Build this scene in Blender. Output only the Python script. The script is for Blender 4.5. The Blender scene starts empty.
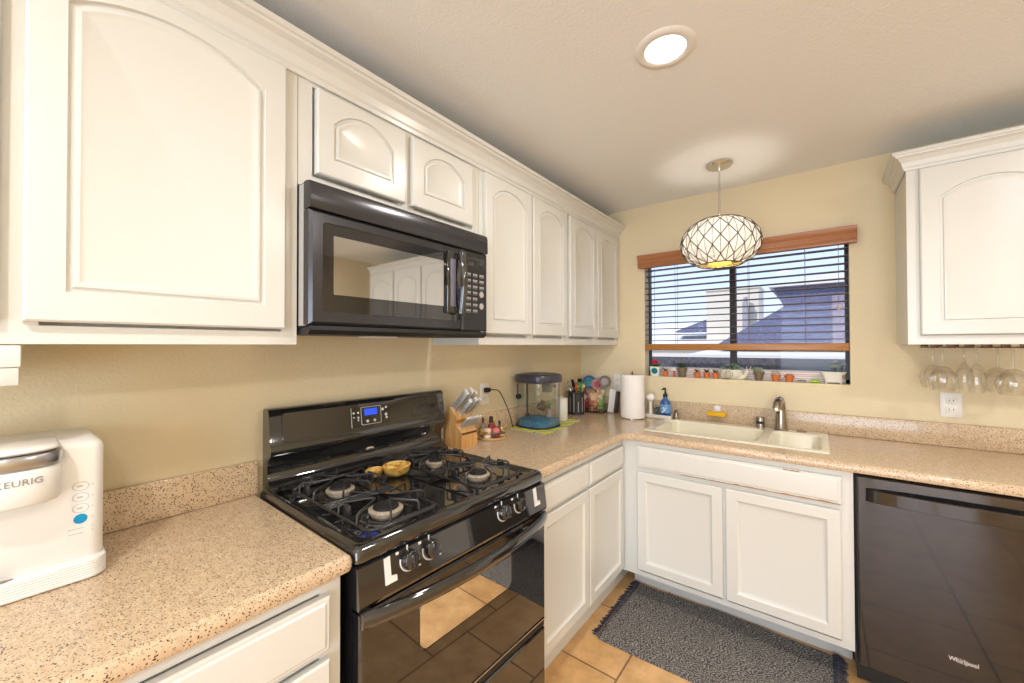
import bpy, bmesh, math, random
from mathutils import Vector, Matrix
from mathutils.geometry import tessellate_polygon
random.seed(7)
S = bpy.context.scene
COL = S.collection
PI = math.pi

# ------------------------------------------------------------------ camera
cam_d = bpy.data.cameras.new('camera'); cam = bpy.data.objects.new('camera', cam_d); COL.objects.link(cam)
yaw, pit, rol, foc = .6612, .0113, -.0023, 396.7
F = Vector((-math.sin(yaw)*math.cos(pit), math.cos(yaw)*math.cos(pit), math.sin(pit)))
R = Vector((math.cos(yaw), math.sin(yaw), 0)); U = R.cross(F)
R2 = R*math.cos(rol)+U*math.sin(rol); U2 = U*math.cos(rol)-R*math.sin(rol)
m = Matrix((R2, U2, -F)).transposed().to_4x4(); m.translation = Vector((1.4964, -2.7459, 1.3822))
cam.matrix_world = m
cam_d.sensor_width = 36; cam_d.lens = foc*36/1024; cam_d.clip_start = .02
S.camera = cam
# ------------------------------------------------------------------ world, sun, exposure
S.view_settings.view_transform = 'Standard'; S.view_settings.look = 'None'
S.view_settings.gamma = 1; S.view_settings.use_curve_mapping = False
S.view_settings.exposure = 0.12
S.cycles.max_bounces = 8; S.cycles.diffuse_bounces = 5; S.cycles.glossy_bounces = 4
S.cycles.transmission_bounces = 6; S.cycles.transparent_max_bounces = 16
S.cycles.sample_clamp_indirect = 6; S.cycles.caustics_reflective = False; S.cycles.caustics_refractive = False
w = bpy.data.worlds.new('sky'); S.world = w; w.use_nodes = True
nt = w.node_tree; bg = nt.nodes['Background']
tc = nt.nodes.new('ShaderNodeTexCoord'); sx = nt.nodes.new('ShaderNodeSeparateXYZ'); cr = nt.nodes.new('ShaderNodeValToRGB')
nt.links.new(tc.outputs['Generated'], sx.inputs[0]); nt.links.new(sx.outputs[2], cr.inputs[0]); nt.links.new(cr.outputs[0], bg.inputs[0])
cr.color_ramp.elements[0].position = 0.0; cr.color_ramp.elements[0].color = (.74, .84, 1, 1)
cr.color_ramp.elements[1].position = .45; cr.color_ramp.elements[1].color = (.40, .60, 1, 1)
bg.inputs[1].default_value = 1.3
sd = bpy.data.lights.new('sun', 'SUN'); sd.energy = 3.4; sd.angle = .01; sd.color = (1, .975, .95)
sun = bpy.data.objects.new('sun', sd); COL.objects.link(sun)
sun.rotation_euler = Vector((.5, .62, -.75)).to_track_quat('-Z', 'Y').to_euler()
P_CAN = 7; P_CAN_ADDED = 15.5; P_PEND = 17; P_FILL = 85

# ------------------------------------------------------------------ materials
def mat(name, col, rough=.5, metal=0, emis=None, es=1, coat=0, spec=.5, trans=0, ior=1.45):
    M = bpy.data.materials.new(name); M.use_nodes = True
    b = M.node_tree.nodes['Principled BSDF']
    b.inputs['Base Color'].default_value = (*col, 1); b.inputs['Roughness'].default_value = rough
    b.inputs['Metallic'].default_value = metal; b.inputs['Coat Weight'].default_value = coat
    b.inputs['Specular IOR Level'].default_value = spec; b.inputs['Transmission Weight'].default_value = trans
    b.inputs['IOR'].default_value = ior
    if emis: b.inputs['Emission Color'].default_value = (*emis, 1); b.inputs['Emission Strength'].default_value = es
    return M
def N(M, t, **kw):
    n = M.node_tree.nodes.new('ShaderNode'+t)
    for k, v in kw.items():
        if k in n.inputs.keys() if isinstance(k, str) else False: n.inputs[k].default_value = v
        else: setattr(n, k, v)
    return n
def link(M, a, b): M.node_tree.links.new(a, b)
def bsdf(M): return M.node_tree.nodes['Principled BSDF']
def coords(M, scale=(1, 1, 1), rot=(0, 0, 0), world=True):
    g = N(M, 'NewGeometry'); mp = N(M, 'Mapping')
    mp.inputs['Scale'].default_value = scale; mp.inputs['Rotation'].default_value = rot
    link(M, g.outputs['Position'], mp.inputs[0]); return mp.outputs[0]
def ramp(M, fac, stops, interp='LINEAR'):
    r = N(M, 'ValToRGB'); r.color_ramp.interpolation = interp
    e = r.color_ramp.elements
    while len(e) < len(stops): e.new(.5)
    for i, (p, c) in enumerate(stops): e[i].position = p; e[i].color = (*c, 1) if len(c) == 3 else c
    link(M, fac, r.inputs[0]); return r.outputs[0]
def bump(M, h, strength=.3, dist=.01):
    b = N(M, 'Bump'); b.inputs['Strength'].default_value = strength; b.inputs['Distance'].default_value = dist
    link(M, h, b.inputs['Height']); link(M, b.outputs[0], bsdf(M).inputs['Normal'])
def noise(M, vec, sc, det=3, rough=.5):
    n = N(M, 'TexNoise'); n.inputs['Scale'].default_value = sc; n.inputs['Detail'].default_value = det; n.inputs['Roughness'].default_value = rough
    link(M, vec, n.inputs['Vector']); return n.outputs[0]

WHITE = mat('cabinet_white_paint', (.68, .685, .66), .25)
WALL = mat('cream_wall_paint', (.74, .64, .44), .62, spec=.25)
v = coords(WALL); bump(WALL, noise(WALL, v, 110, 3, .6), .35, .006)
CEIL = mat('ceiling_texture_paint', (.84, .86, .87), .75, spec=.2)
v = coords(CEIL); bump(CEIL, noise(CEIL, v, 110, 4, .6), .35, .006)
# speckled solid counter
CNT = mat('speckled_counter', (.6, .42, .25), .22, coat=.3)
v = coords(CNT)
def specks(M, v, scale, thr, prob):
    vo = N(M, 'TexVoronoi'); vo.inputs['Scale'].default_value = scale; link(M, v, vo.inputs['Vector'])
    lt = N(M, 'Math', operation='LESS_THAN'); link(M, vo.outputs['Distance'], lt.inputs[0]); lt.inputs[1].default_value = thr
    s = N(M, 'SeparateColor'); link(M, vo.outputs['Color'], s.inputs[0])
    l2 = N(M, 'Math', operation='LESS_THAN'); link(M, s.outputs[0], l2.inputs[0]); l2.inputs[1].default_value = prob
    mu = N(M, 'Math', operation='MULTIPLY'); link(M, lt.outputs[0], mu.inputs[0]); link(M, l2.outputs[0], mu.inputs[1])
    return mu.outputs[0]
def mixc(M, fac, a, b):
    mx = N(M, 'Mix', data_type='RGBA'); link(M, fac, mx.inputs[0])
    for i, c in ((6, a), (7, b)):
        if hasattr(c, 'links'): link(M, c, mx.inputs[i])
        else: mx.inputs[i].default_value = (*c, 1)
    return mx.outputs[2]
base = ramp(CNT, noise(CNT, v, 60, 4, .7), [(.3, (.55, .41, .27)), (.7, (.68, .53, .37))])
c1 = mixc(CNT, specks(CNT, v, 330, .40, .26), base, (.36, .23, .13))
c2 = mixc(CNT, specks(CNT, v, 230, .34, .26), c1, (.06, .038, .025))
c2 = mixc(CNT, specks(CNT, v, 430, .40, .14), c2, (.15, .09, .05))
c3 = mixc(CNT, specks(CNT, v, 200, .30, .12), c2, (.84, .72, .55))
link(CNT, c3, bsdf(CNT).inputs['Base Color'])
# floor tiles in a running bond (rows run along y)
TILE = mat('terracotta_tile', (.6, .35, .15), .28)
g = N(TILE, 'NewGeometry'); s = N(TILE, 'SeparateXYZ'); link(TILE, g.outputs['Position'], s.inputs[0])
cmb = N(TILE, 'CombineXYZ')
ax = N(TILE, 'Math', operation='ADD'); ax.inputs[1].default_value = 10.0-.002; link(TILE, s.outputs[0], ax.inputs[0])
ay = N(TILE, 'Math', operation='ADD'); ay.inputs[1].default_value = 10.24; link(TILE, s.outputs[1], ay.inputs[0])
link(TILE, ay.outputs[0], cmb.inputs[0]); link(TILE, ax.outputs[0], cmb.inputs[1])
br = N(TILE, 'TexBrick'); br.offset = .5; br.inputs['Scale'].default_value = 1; br.inputs['Brick Width'].default_value = .412
br.inputs['Row Height'].default_value = .416; br.inputs['Mortar Size'].default_value = .0045; br.inputs['Mortar Smooth'].default_value = .1
br.inputs['Color1'].default_value = (.74, .45, .20, 1); br.inputs['Color2'].default_value = (.82, .52, .25, 1); br.inputs['Mortar'].default_value = (.30, .17, .08, 1)
link(TILE, cmb.outputs[0], br.inputs['Vector'])
nz = ramp(TILE, noise(TILE, coords(TILE), 9, 6, .65), [(.25, (.62, .55, .45)), (.7, (1, 1, 1))])
mm = N(TILE, 'Mix', data_type='RGBA', blend_type='MULTIPLY'); mm.inputs[0].default_value = 1
link(TILE, br.outputs[0], mm.inputs[6]); link(TILE, nz, mm.inputs[7]); link(TILE, mm.outputs[2], bsdf(TILE).inputs['Base Color'])
inv = N(TILE, 'Math', operation='SUBTRACT'); inv.inputs[0].default_value = 1; link(TILE, br.outputs[1], inv.inputs[1]); bump(TILE, inv.outputs[0], .4, .003)

def wood(name, c1, c2, sc=(3, 60, 60), rough=.45, rot=(0, 0, 0)):
    M = mat(name, c1, rough); vv = coords(M, sc, rot)
    link(M, ramp(M, noise(M, vv, 1, 5, .6), [(.3, c1), (.7, c2)]), bsdf(M).inputs['Base Color']); return M
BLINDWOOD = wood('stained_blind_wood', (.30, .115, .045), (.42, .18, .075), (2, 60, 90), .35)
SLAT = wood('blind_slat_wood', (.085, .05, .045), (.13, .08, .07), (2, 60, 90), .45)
RAILWOOD = wood('blind_rail_wood', (.33, .14, .035), (.45, .21, .06), (2, 60, 90), .3)
BLOCKWOOD = wood('knife_block_wood', (.55, .27, .08), (.74, .43, .17), (60, 60, 8), .4)
DISCWOOD = wood('bamboo', (.60, .38, .16), (.74, .52, .26), (20, 60, 60), .4)
BLACK = mat('black_enamel', (.012, .012, .013), .06, coat=1, spec=.9)
BLACKGLASS = mat('black_glass', (.008, .008, .010), .03, coat=1, spec=.8)
DWBLACK = mat('black_appliance_front', (.016, .014, .014), .05, coat=.3, spec=.8)
OVENGLASS = mat('oven_window_glass', (.02, .02, .02), .02, coat=1, spec=1.0, ior=4.2)
MWGLASS = mat('microwave_window_glass', (.03, .03, .03), .03, coat=1, spec=1, ior=3.2)
MWBODY = mat('microwave_dark_metal', (.07, .07, .078), .22, metal=.65)
MATTEBLACK = mat('matt_black', (.015, .015, .016), .5)
GRATE = mat('grate_iron', (.02, .02, .023), .3, coat=.3)
BURNER = mat('burner_base_aluminium', (.50, .42, .33), .45, metal=.4)
v = coords(BURNER)
link(BURNER, ramp(BURNER, noise(BURNER, v, 160, 3), [(.30, (.36, .27, .18)), (.5, (.62, .54, .43))]), bsdf(BURNER).inputs['Base Color'])
SILVER = mat('silver_print', (.75, .75, .73), .35)
STEEL = mat('brushed_nickel', (.42, .37, .32), .25, metal=1)
CHROME = mat('chrome', (.75, .75, .75), .1, metal=1)
WPLASTIC = mat('white_plastic', (.80, .79, .77), .3)
LCD = mat('clock_display', (.01, .03, .3), .2, emis=(.02, .10, .9), es=.8)
SINK = mat('cream_sink', (.80, .76, .62), .2, coat=.4)
PAPER = mat('paper_towel', (.86, .84, .82), .9)
v = coords(PAPER); bump(PAPER, noise(PAPER, v, 300, 2), .3, .002)
TERRA = mat('terracotta', (.62, .17, .04), .6)
OLIVE = mat('olive_pot', (.17, .13, .075), .5)
WCER = mat('white_ceramic', (.78, .76, .70), .35)
GREEN = mat('plant_green', (.07, .16, .045), .5)
DGREEN = mat('dark_succulent', (.045, .09, .035), .5)
PGREEN = mat('pale_succulent', (.42, .52, .30), .5)
SGREEN = mat('sage_succulent', (.30, .42, .28), .5)
RED = mat('red_petals', (.62, .012, .02), .5)
TEAL = mat('teal_glaze', (.0, .20, .24), .3)
SOIL = mat('soil', (.05, .03, .02), .9)
DARKFRAME = mat('bronze_window_frame', (.018, .014, .014), .4)
TRACK = mat('window_track', (.80, .72, .68), .4)
BLUE = mat('blue_soap', (.02, .09, .32), .2, coat=.5)
YEL = mat('yellow_sponge', (.75, .42, .02), .9)
LIME = mat('lime_green', (.38, .62, .03), .4)
def glassm(name, tint=(1, 1, 1), gl=.08, rough=.02, fr=.5):
    M = bpy.data.materials.new(name); M.use_nodes = True; n = M.node_tree.nodes; n.clear()
    o = n.new('ShaderNodeOutputMaterial'); t = n.new('ShaderNodeBsdfTransparent'); t.inputs[0].default_value = (*tint, 1)
    gg = n.new('ShaderNodeBsdfGlossy'); gg.inputs['Roughness'].default_value = rough
    lw = n.new('ShaderNodeLayerWeight'); lw.inputs[0].default_value = .35
    ma = n.new('ShaderNodeMath'); ma.operation = 'MULTIPLY_ADD'; ma.inputs[1].default_value = fr; ma.inputs[2].default_value = gl; ma.use_clamp = True
    mx = n.new('ShaderNodeMixShader')
    L = M.node_tree.links.new; L(lw.outputs['Facing'], ma.inputs[0]); L(ma.outputs[0], mx.inputs[0]); L(t.outputs[0], mx.inputs[1]); L(gg.outputs[0], mx.inputs[2]); L(mx.outputs[0], o.inputs[0])
    return M
GLASS = glassm('clear_glass', (.985, .99, .99), .01, fr=.36)
PANE = glassm('window_pane', (.97, .98, 1), .01, fr=.08)
WINEG = glassm('wine_glass', (.985, .985, .98), .04, fr=.5)
WATER = glassm('aquarium_water', (.95, .985, .985), .0, fr=.05)

# ------------------------------------------------------------------ mesh helpers
class B:
    def __init__(s): s.bm = bmesh.new()
    def box(s, x0, x1, y0, y1, z0, z1, bev=0, seg=2, M=None):
        t = bmesh.new(); bmesh.ops.create_cube(t, size=1)
        for vv in t.verts: vv.co = Vector((x0+(vv.co.x+.5)*(x1-x0), y0+(vv.co.y+.5)*(y1-y0), z0+(vv.co.z+.5)*(z1-z0)))
        if bev: bmesh.ops.bevel(t, geom=list(t.edges), offset=bev, segments=seg, profile=.5, affect='EDGES')
        s.join(t, M); return s
    def join(s, t, M=None):
        if M: bmesh.ops.transform(t, matrix=M, verts=t.verts)
        me = bpy.data.meshes.new('t'); t.to_mesh(me); t.free(); s.bm.from_mesh(me); bpy.data.meshes.remove(me)
    def lathe(s, prof, c=(0, 0, 0), n=32, axis=None, caps=True, sx=1, sy=1, M=None):
        t = bmesh.new(); rings = []
        for r, z in prof:
            rings.append([t.verts.new((r*sx*math.cos(2*PI*i/n), r*sy*math.sin(2*PI*i/n), z)) for i in range(n)])
        for a, b in zip(rings, rings[1:]):
            for i in range(n): t.faces.new((a[i], a[(i+1) % n], b[(i+1) % n], b[i]))
        if caps:
            t.faces.new(rings[0][::-1]); t.faces.new(rings[-1])
        bmesh.ops.recalc_face_normals(t, faces=t.faces)
        X = Matrix.Translation(c)
        if axis is not None: X = X @ Vector(axis).to_track_quat('Z', 'Y').to_matrix().to_4x4()
        if M: X = M @ X
        s.join(t, X); return s
    def cyl(s, c, r, h, n=24, axis=None, r2=None, bev=0):
        r2 = r if r2 is None else r2
        p = [(r, 0), (r2, h)] if not bev else [(r-bev, 0), (r, bev), (r2, h-bev), (r2-bev, h)]
        return s.lathe(p, c, n, axis)
    def tube(s, pts, r, n=8, closed=False):
        pts = [Vector(p) for p in pts]; t = bmesh.new(); rings = []; L = len(pts); up = None
        rr = r if hasattr(r, '__len__') else [r]*L
        for i, p in enumerate(pts):
            a = pts[i-1] if (i > 0 or closed) else p; b = pts[(i+1) % L] if (i < L-1 or closed) else p
            d = (b-a).normalized()
            if up is None:
                up = Vector((0, 0, 1)) if abs(d.z) < .9 else Vector((1, 0, 0))
            sd_ = d.cross(up).normalized(); up = sd_.cross(d).normalized()
            rings.append([t.verts.new(p+(sd_*math.cos(2*PI*k/n)+up*math.sin(2*PI*k/n))*rr[i]) for k in range(n)])
        prs = list(zip(rings, rings[1:]))+([(rings[-1], rings[0])] if closed else [])
        for a, b in prs:
            for k in range(n): t.faces.new((a[k], a[(k+1) % n], b[(k+1) % n], b[k]))
        if not closed: t.faces.new(rings[0][::-1]); t.faces.new(rings[-1])
        bmesh.ops.recalc_face_normals(t, faces=t.faces); s.join(t); return s
    def prism(s, poly, f0, f1, bev=0):
        """poly 2D points; f0,f1 map 2D point -> 3D for both ends"""
        t = bmesh.new(); a = [t.verts.new(f0(p)) for p in poly]; b = [t.verts.new(f1(p)) for p in poly]; n = len(poly)
        for tri in tessellate_polygon([[Vector((p[0], p[1], 0)) for p in poly]]):
            t.faces.new([a[i] for i in tri]); t.faces.new([b[i] for i in tri])
        for i in range(n): t.faces.new((a[i], a[(i+1) % n], b[(i+1) % n], b[i]))
        bmesh.ops.dissolve_limit(t, angle_limit=.001, verts=t.verts, edges=t.edges)
        bmesh.ops.recalc_face_normals(t, faces=t.faces)
        if bev: bmesh.ops.bevel(t, geom=list(t.edges), offset=bev, segments=2, profile=.5, affect='EDGES')
        s.join(t); return s
    def ball(s, c, r, sc=(1, 1, 1), sub=2, M=None):
        t = bmesh.new(); bmesh.ops.create_icosphere(t, subdivisions=sub, radius=r)
        for vv in t.verts: vv.co = Vector((vv.co.x*sc[0], vv.co.y*sc[1], vv.co.z*sc[2]))
        X = Matrix.Translation(c) @ (M if M else Matrix()); s.join(t, X); return s
    def loops(s, loops3d, cap0=True, cap1=True):
        t = bmesh.new(); rs = [[t.verts.new(p) for p in l] for l in loops3d]; n = len(rs[0])
        for a, b in zip(rs, rs[1:]):
            for i in range(n): t.faces.new((a[i], a[(i+1) % n], b[(i+1) % n], b[i]))
        if cap0: t.faces.new(rs[0][::-1])
        if cap1: t.faces.new(rs[-1])
        bmesh.ops.recalc_face_normals(t, faces=t.faces); s.join(t); return s

def obj(name, b, m, parent=None, smooth=40, **kw):
    me = bpy.data.meshes.new(name)
    off = parent_loc(parent)
    if off.length: bmesh.ops.translate(b.bm, vec=-off, verts=b.bm.verts)
    b.bm.to_mesh(me); b.bm.free()
    for mm_ in (m if isinstance(m, (list, tuple)) else [m]): me.materials.append(mm_)
    if smooth:
        for p in me.polygons: p.use_smooth = True
        me.set_sharp_from_angle(angle=math.radians(smooth))
    o = bpy.data.objects.new(name, me); COL.objects.link(o)
    if parent: o.parent = parent
    for k, v_ in kw.items(): o[k] = v_
    return o
def parent_loc(p):
    v_ = Vector((0, 0, 0))
    while p: v_ += p.location; p = p.parent
    return v_
def thing(name, loc, label, cat, group=None):
    o = bpy.data.objects.new(name, None); COL.objects.link(o); o.location = loc; o.empty_display_size = .05
    o['label'] = label; o['category'] = cat
    if group: o['group'] = group
    return o
def solo(name, b, m, label, cat, group=None, smooth=40):
    o = obj(name, b, m, None, smooth); o['label'] = label; o['category'] = cat
    if group: o['group'] = group
    return o
def struct(name, b, m, parent=None, smooth=0):
    o = obj(name, b, m, parent, smooth)
    if not parent: o['kind'] = 'structure'
    return o
def dup(root, loc, label, group=None, rot=None):
    r = root.copy(); COL.objects.link(r); r.location = loc; r['label'] = label
    if rot is not None: r.rotation_euler = rot
    if group: r['group'] = group
    def rec(a, b):
        for ch in a.children:
            c = ch.copy(); COL.objects.link(c); c.parent = b; rec(ch, c)
    rec(root, r); return r
def inset(poly, d):
    n = len(poly); out = []
    for i in range(n):
        p0, p1, p2 = Vector(poly[i-1]), Vector(poly[i]), Vector(poly[(i+1) % n])
        e1 = (p1-p0).normalized(); e2 = (p2-p1).normalized()
        n1 = Vector((-e1.y, e1.x)); n2 = Vector((-e2.y, e2.x)); k = 1+n1.dot(n2)
        out.append(tuple(p1+(n1+n2)*(d/max(k, .3))))
    return out
def rrect(x0, x1, y0, y1, r, n=5):
    o = []
    for cx, cy, a0 in ((x1-r, y0+r, -PI/2), (x1-r, y1-r, 0), (x0+r, y1-r, PI/2), (x0+r, y0+r, PI)):
        for i in range(n+1):
            a = a0+PI/2*i/n; o.append((cx+r*math.cos(a), cy+r*math.sin(a)))
    return o
def arc(p0, p1, h, n=14):
    """points on a circular arc from p0 to p1 bulging left of travel by h, without the end points"""
    p0, p1 = Vector(p0), Vector(p1); c = (p1-p0).length; r = (c*c/4+h*h)/(2*h); d = (p1-p0)/c; nrm = Vector((d.y, -d.x))
    mid = (p0+p1)/2; cen = mid-nrm*(r-h); a0 = math.atan2(*(p0-cen).yx); a1 = math.atan2(*(p1-cen).yx)
    if a1 < a0: a1 += 2*PI
    return [tuple(cen+Vector((math.cos(a0+(a1-a0)*i/n), math.sin(a0+(a1-a0)*i/n)))*r) for i in range(1, n)]

def panel_slab(b, w, h, th, outline, steps, f, edge=.004):
    """door: back at depth 0, front at depth th; outline CCW inside (0,w)x(0,h); steps = [(inset, depth)]; f(u,v,d)->3D"""
    rect = [(0, 0), (w, 0), (w, h), (0, h)]
    t = bmesh.new()
    def ring(pl, d): return [t.verts.new(f(p[0], p[1], d)) for p in pl]
    def skin(a, c):
        for i in range(len(a)): t.faces.new((a[i], a[(i+1) % len(a)], c[(i+1) % len(a)], c[i]))
    r0 = ring(rect, 0); r1 = ring(rect, th-edge); r2p = inset(rect, edge); r2 = ring(r2p, th)
    t.faces.new(r0[::-1]); skin(r0, r1); skin(r1, r2)
    if outline is None:
        t.faces.new(r2)
    else:
        L0 = ring(outline, th)
        allv = r2+L0; polys = [[Vector((*p, 0)) for p in r2p], [Vector((*p, 0)) for p in outline]]
        for tri in tessellate_polygon(polys): 
            try: t.faces.new([allv[i] for i in tri])
            except ValueError: pass
        prev = L0
        for ins, dep in steps:
            cur = ring(inset(outline, ins), th+dep); skin(prev, cur); prev = cur
        t.faces.new(prev)
    bmesh.ops.recalc_face_normals(t, faces=t.faces)
    b.join(t); return b
FX = lambda x0, y0, z0: (lambda u, v_, d: (x0+d, y0+u, z0+v_))        # faces +x
FY = lambda y0, x0, z0: (lambda u, v_, d: (x0+u, y0-d, z0+v_))        # faces -y
STEP = [(.002, -.007), (.009, -.0075), (.012, -.0015), (.018, -.001), (.030, -.006)]
STEPB = [(.003, -.004), (.012, -.009), (.020, -.011)]
def frame_union(b, rects, f, th):
    """one clean slab covering the union of rectangles (u0,u1,v0,v1)"""
    us = sorted({round(q, 5) for R_ in rects for q in R_[:2]}); vs_ = sorted({round(q, 5) for R_ in rects for q in R_[2:]})
    ins = lambda i, j: 0 <= i < len(us)-1 and 0 <= j < len(vs_)-1 and any(R_[0]-1e-6 <= us[i] and us[i+1] <= R_[1]+1e-6 and R_[2]-1e-6 <= vs_[j] and vs_[j+1] <= R_[3]+1e-6 for R_ in rects)
    t = bmesh.new(); V = {}
    def vt(i, j, k):
        if (i, j, k) not in V: V[(i, j, k)] = t.verts.new(f(us[i], vs_[j], th*k))
        return V[(i, j, k)]
    for i in range(len(us)-1):
        for j in range(len(vs_)-1):
            if not ins(i, j): continue
            for k in (0, 1): t.faces.new((vt(i, j, k), vt(i+1, j, k), vt(i+1, j+1, k), vt(i, j+1, k)))
            for (di, dj, e) in ((-1, 0, ((i, j), (i, j+1))), (1, 0, ((i+1, j), (i+1, j+1))), (0, -1, ((i, j), (i+1, j))), (0, 1, ((i, j+1), (i+1, j+1)))):
                if not ins(i+di, j+dj): t.faces.new((vt(*e[0], 0), vt(*e[1], 0), vt(*e[1], 1), vt(*e[0], 1)))
    bmesh.ops.recalc_face_normals(t, faces=t.faces); b.join(t); return b
def arch_outline(w, h, st, bot, spring, rise):
    return [(st, bot), (w-st, bot), (w-st, spring)]+arc((w-st, spring), (st, spring), rise)+[(st, spring)]
def arch_door(par, f, w, h, st=.046, bot=.055, top=.06, rise=.05):
    b = B(); panel_slab(b, w, h, .020, arch_outline(w, h, st, bot, h-top-rise, rise), STEP, f)
    return obj('door', b, WHITE, par, 25)
def square_door(par, f, w, h, st=.045, name='door', flat=False):
    b = B()
    if flat: panel_slab(b, w, h, .019, [(.010, .010), (w-.010, .010), (w-.010, h-.010), (.010, h-.010)], [(.004, .003), (.012, .0035)], f)
    else: panel_slab(b, w, h, .019, [(st, st), (w-st, st), (w-st, h-st), (st, h-st)], STEPB, f)
    return obj(name, b, WHITE, par, 25)
def text3d(name, txt, size, M, m, par, ext=.0006, bend=None, sx=1):
    c = bpy.data.curves.new('t', 'FONT'); c.body = txt; c.size = size; c.extrude = ext; c.align_x = 'CENTER'; c.align_y = 'CENTER'; c.resolution_u = 3
    o = bpy.data.objects.new('t', c); COL.objects.link(o)
    dg = bpy.context.evaluated_depsgraph_get(); dg.update(); me = bpy.data.meshes.new_from_object(o.evaluated_get(dg))
    bpy.data.objects.remove(o); bpy.data.curves.remove(c)
    b = B(); b.bm.from_mesh(me); bpy.data.meshes.remove(me)
    for v_ in b.bm.verts:
        v_.co.x *= sx
        v_.co = Vector(bend(v_.co)) if bend else M @ v_.co
    return obj(name, b, m, par, 0)
MX = lambda x, y, z: Matrix.Translation((x, y, z)) @ Matrix(((0, 0, 1, 0), (1, 0, 0, 0), (0, 1, 0, 0), (0, 0, 0, 1)))   # text facing +x
MY = lambda x, y, z: Matrix.Translation((x, y, z)) @ Matrix(((1, 0, 0, 0), (0, 0, -1, 0), (0, 1, 0, 0), (0, 0, 0, 1)))  # text facing -y

# ------------------------------------------------------------------ room shell
H = 2.352; WX = .035; RX = 3.45; RY = -5.2
struct('floor', B().box(-.2, RX+.2, RY-.2, .2, -.05, 0), TILE)
struct('ceiling', B().box(-.6, RX+.6, RY-.6, .55, H, H+.12), CEIL)
struct('wall_left', B().box(WX-.12, WX, RY-.1, .14, 0, H), WALL)
WL, WR, WB, WT = .531, 1.619, 1.172, 1.985
b = B(); b.box(WX, WL, 0, .14, 0, H).box(WR, RX+.12, 0, .14, 0, H).box(WL, WR, 0, .14, 0, WB).box(WL, WR, 0, .14, WT, H)
struct('wall_back', b, WALL)
struct('wall_right', B().box(RX, RX+.12, RY-.1, 0, 0, H), WALL)
b = B(); b.box(WX, .9, RY-.12, RY, 0, H).box(3.0, RX, RY-.12, RY, 0, H).box(.9, 3.0, RY-.12, RY, 2.1, H)
struct('wall_rear', b, WALL)
d1 = bpy.data.objects.new('added_door_1', None); COL.objects.link(d1); d1.location = (1.95, RY-.06, 0); d1['kind'] = 'structure'  # unseen glass door, added as an opening for the fill lamp
b = B()
for x0, x1, z0, z1 in ((.9, .95, 0, 2.1), (2.95, 3.0, 0, 2.1), (1.92, 1.98, 0, 2.1), (.9, 3.0, 2.05, 2.1), (.9, 3.0, 0, .05)): b.box(x0, x1, RY-.09, RY-.03, z0, z1)
obj('added_door_frame', b, WHITE, d1, 0)
obj('door_glass', B().box(.95, 1.92, RY-.065, RY-.06, .05, 2.05).box(1.98, 2.95, RY-.065, RY-.06, .05, 2.05), PANE, d1, 0)  # panes of the added, unseen rear door
ld = bpy.data.lights.new('added_fill_light', 'AREA'); ld.shape = 'RECTANGLE'; ld.size = 2.0; ld.size_y = 2.0; ld.energy = P_FILL; ld.color = (.84, .92, 1)  # area lamp added outside the rear door to fill the room
lo = bpy.data.objects.new('added_fill_light', ld); COL.objects.link(lo); lo.location = (1.95, RY-.25, 1.05); lo.rotation_euler = (PI/2, 0, 0)

# window
w1 = bpy.data.objects.new('window_1', None); COL.objects.link(w1); w1.location = ((WL+WR)/2, .1, WB); w1['kind'] = 'structure'
b = B(); b.box(WL, WL+.007, .085, .13, WB, WT).box(WR-.016, WR, .085, .13, WB, WT).box(WL, WR, .085, .13, WT-.03, WT)
obj('window_frame', b, DARKFRAME, w1, 0)
obj('mullion', B().box(1.044, 1.078, .075, .125, WB+.03, WT, .003), DARKFRAME, w1, 0)
b = B(); b.box(WL, WR, .085, .135, WB, WB+.022).box(WL, WR, .10, .135, WB+.022, WB+.042).box(WL, WR, .112, .135, WB+.042, WB+.062)
obj('window_track', b, TRACK, w1, 0)
b = B()
for zz, yy in ((.006, .0845), (.017, .0845), (.030, .0995), (.039, .0995), (.052, .1115), (.059, .1115)): b.box(WL+.008, WR-.017, yy, yy+.001, WB+zz, WB+zz+.0028)
obj('track_groove', b, mat('track_groove_brown', (.42, .26, .24), .6), w1, 0)
obj('window_glass', B().box(WL+.014, 1.044, .104, .108, WB+.06, WT-.03).box(1.078, WR-.016, .104, .108, WB+.06, WT-.03), PANE, w1, 0)

# ------------------------------------------------------------------ outside
OUTW = mat('pale_concrete_roof', (.80, .74, .66), .8)
SHADE = mat('shaded_stucco', (.14, .145, .22), .8); v = coords(SHADE)  # slate blue has the sun shadow on the near house painted in
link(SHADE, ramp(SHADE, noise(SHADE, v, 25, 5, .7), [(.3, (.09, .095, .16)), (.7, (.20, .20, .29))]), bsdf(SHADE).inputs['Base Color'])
FENCE = mat('dark_block', (.07, .065, .075), .9); v = coords(FENCE)
link(FENCE, ramp(FENCE, noise(FENCE, v, 30, 6, .75), [(.35, (.045, .043, .055)), (.7, (.16, .15, .16))]), bsdf(FENCE).inputs['Base Color'])
solo('block_fence', B().box(-2.5, 5, 1.6, 1.72, -.6, 1.262), FENCE, 'low dark rough garden wall just outside the kitchen window', 'garden wall')
struct('floor_ground', B().box(-14, 16, .3, 30, -.7, -.6), mat('ground', (.5, .42, .34), .9))
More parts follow.
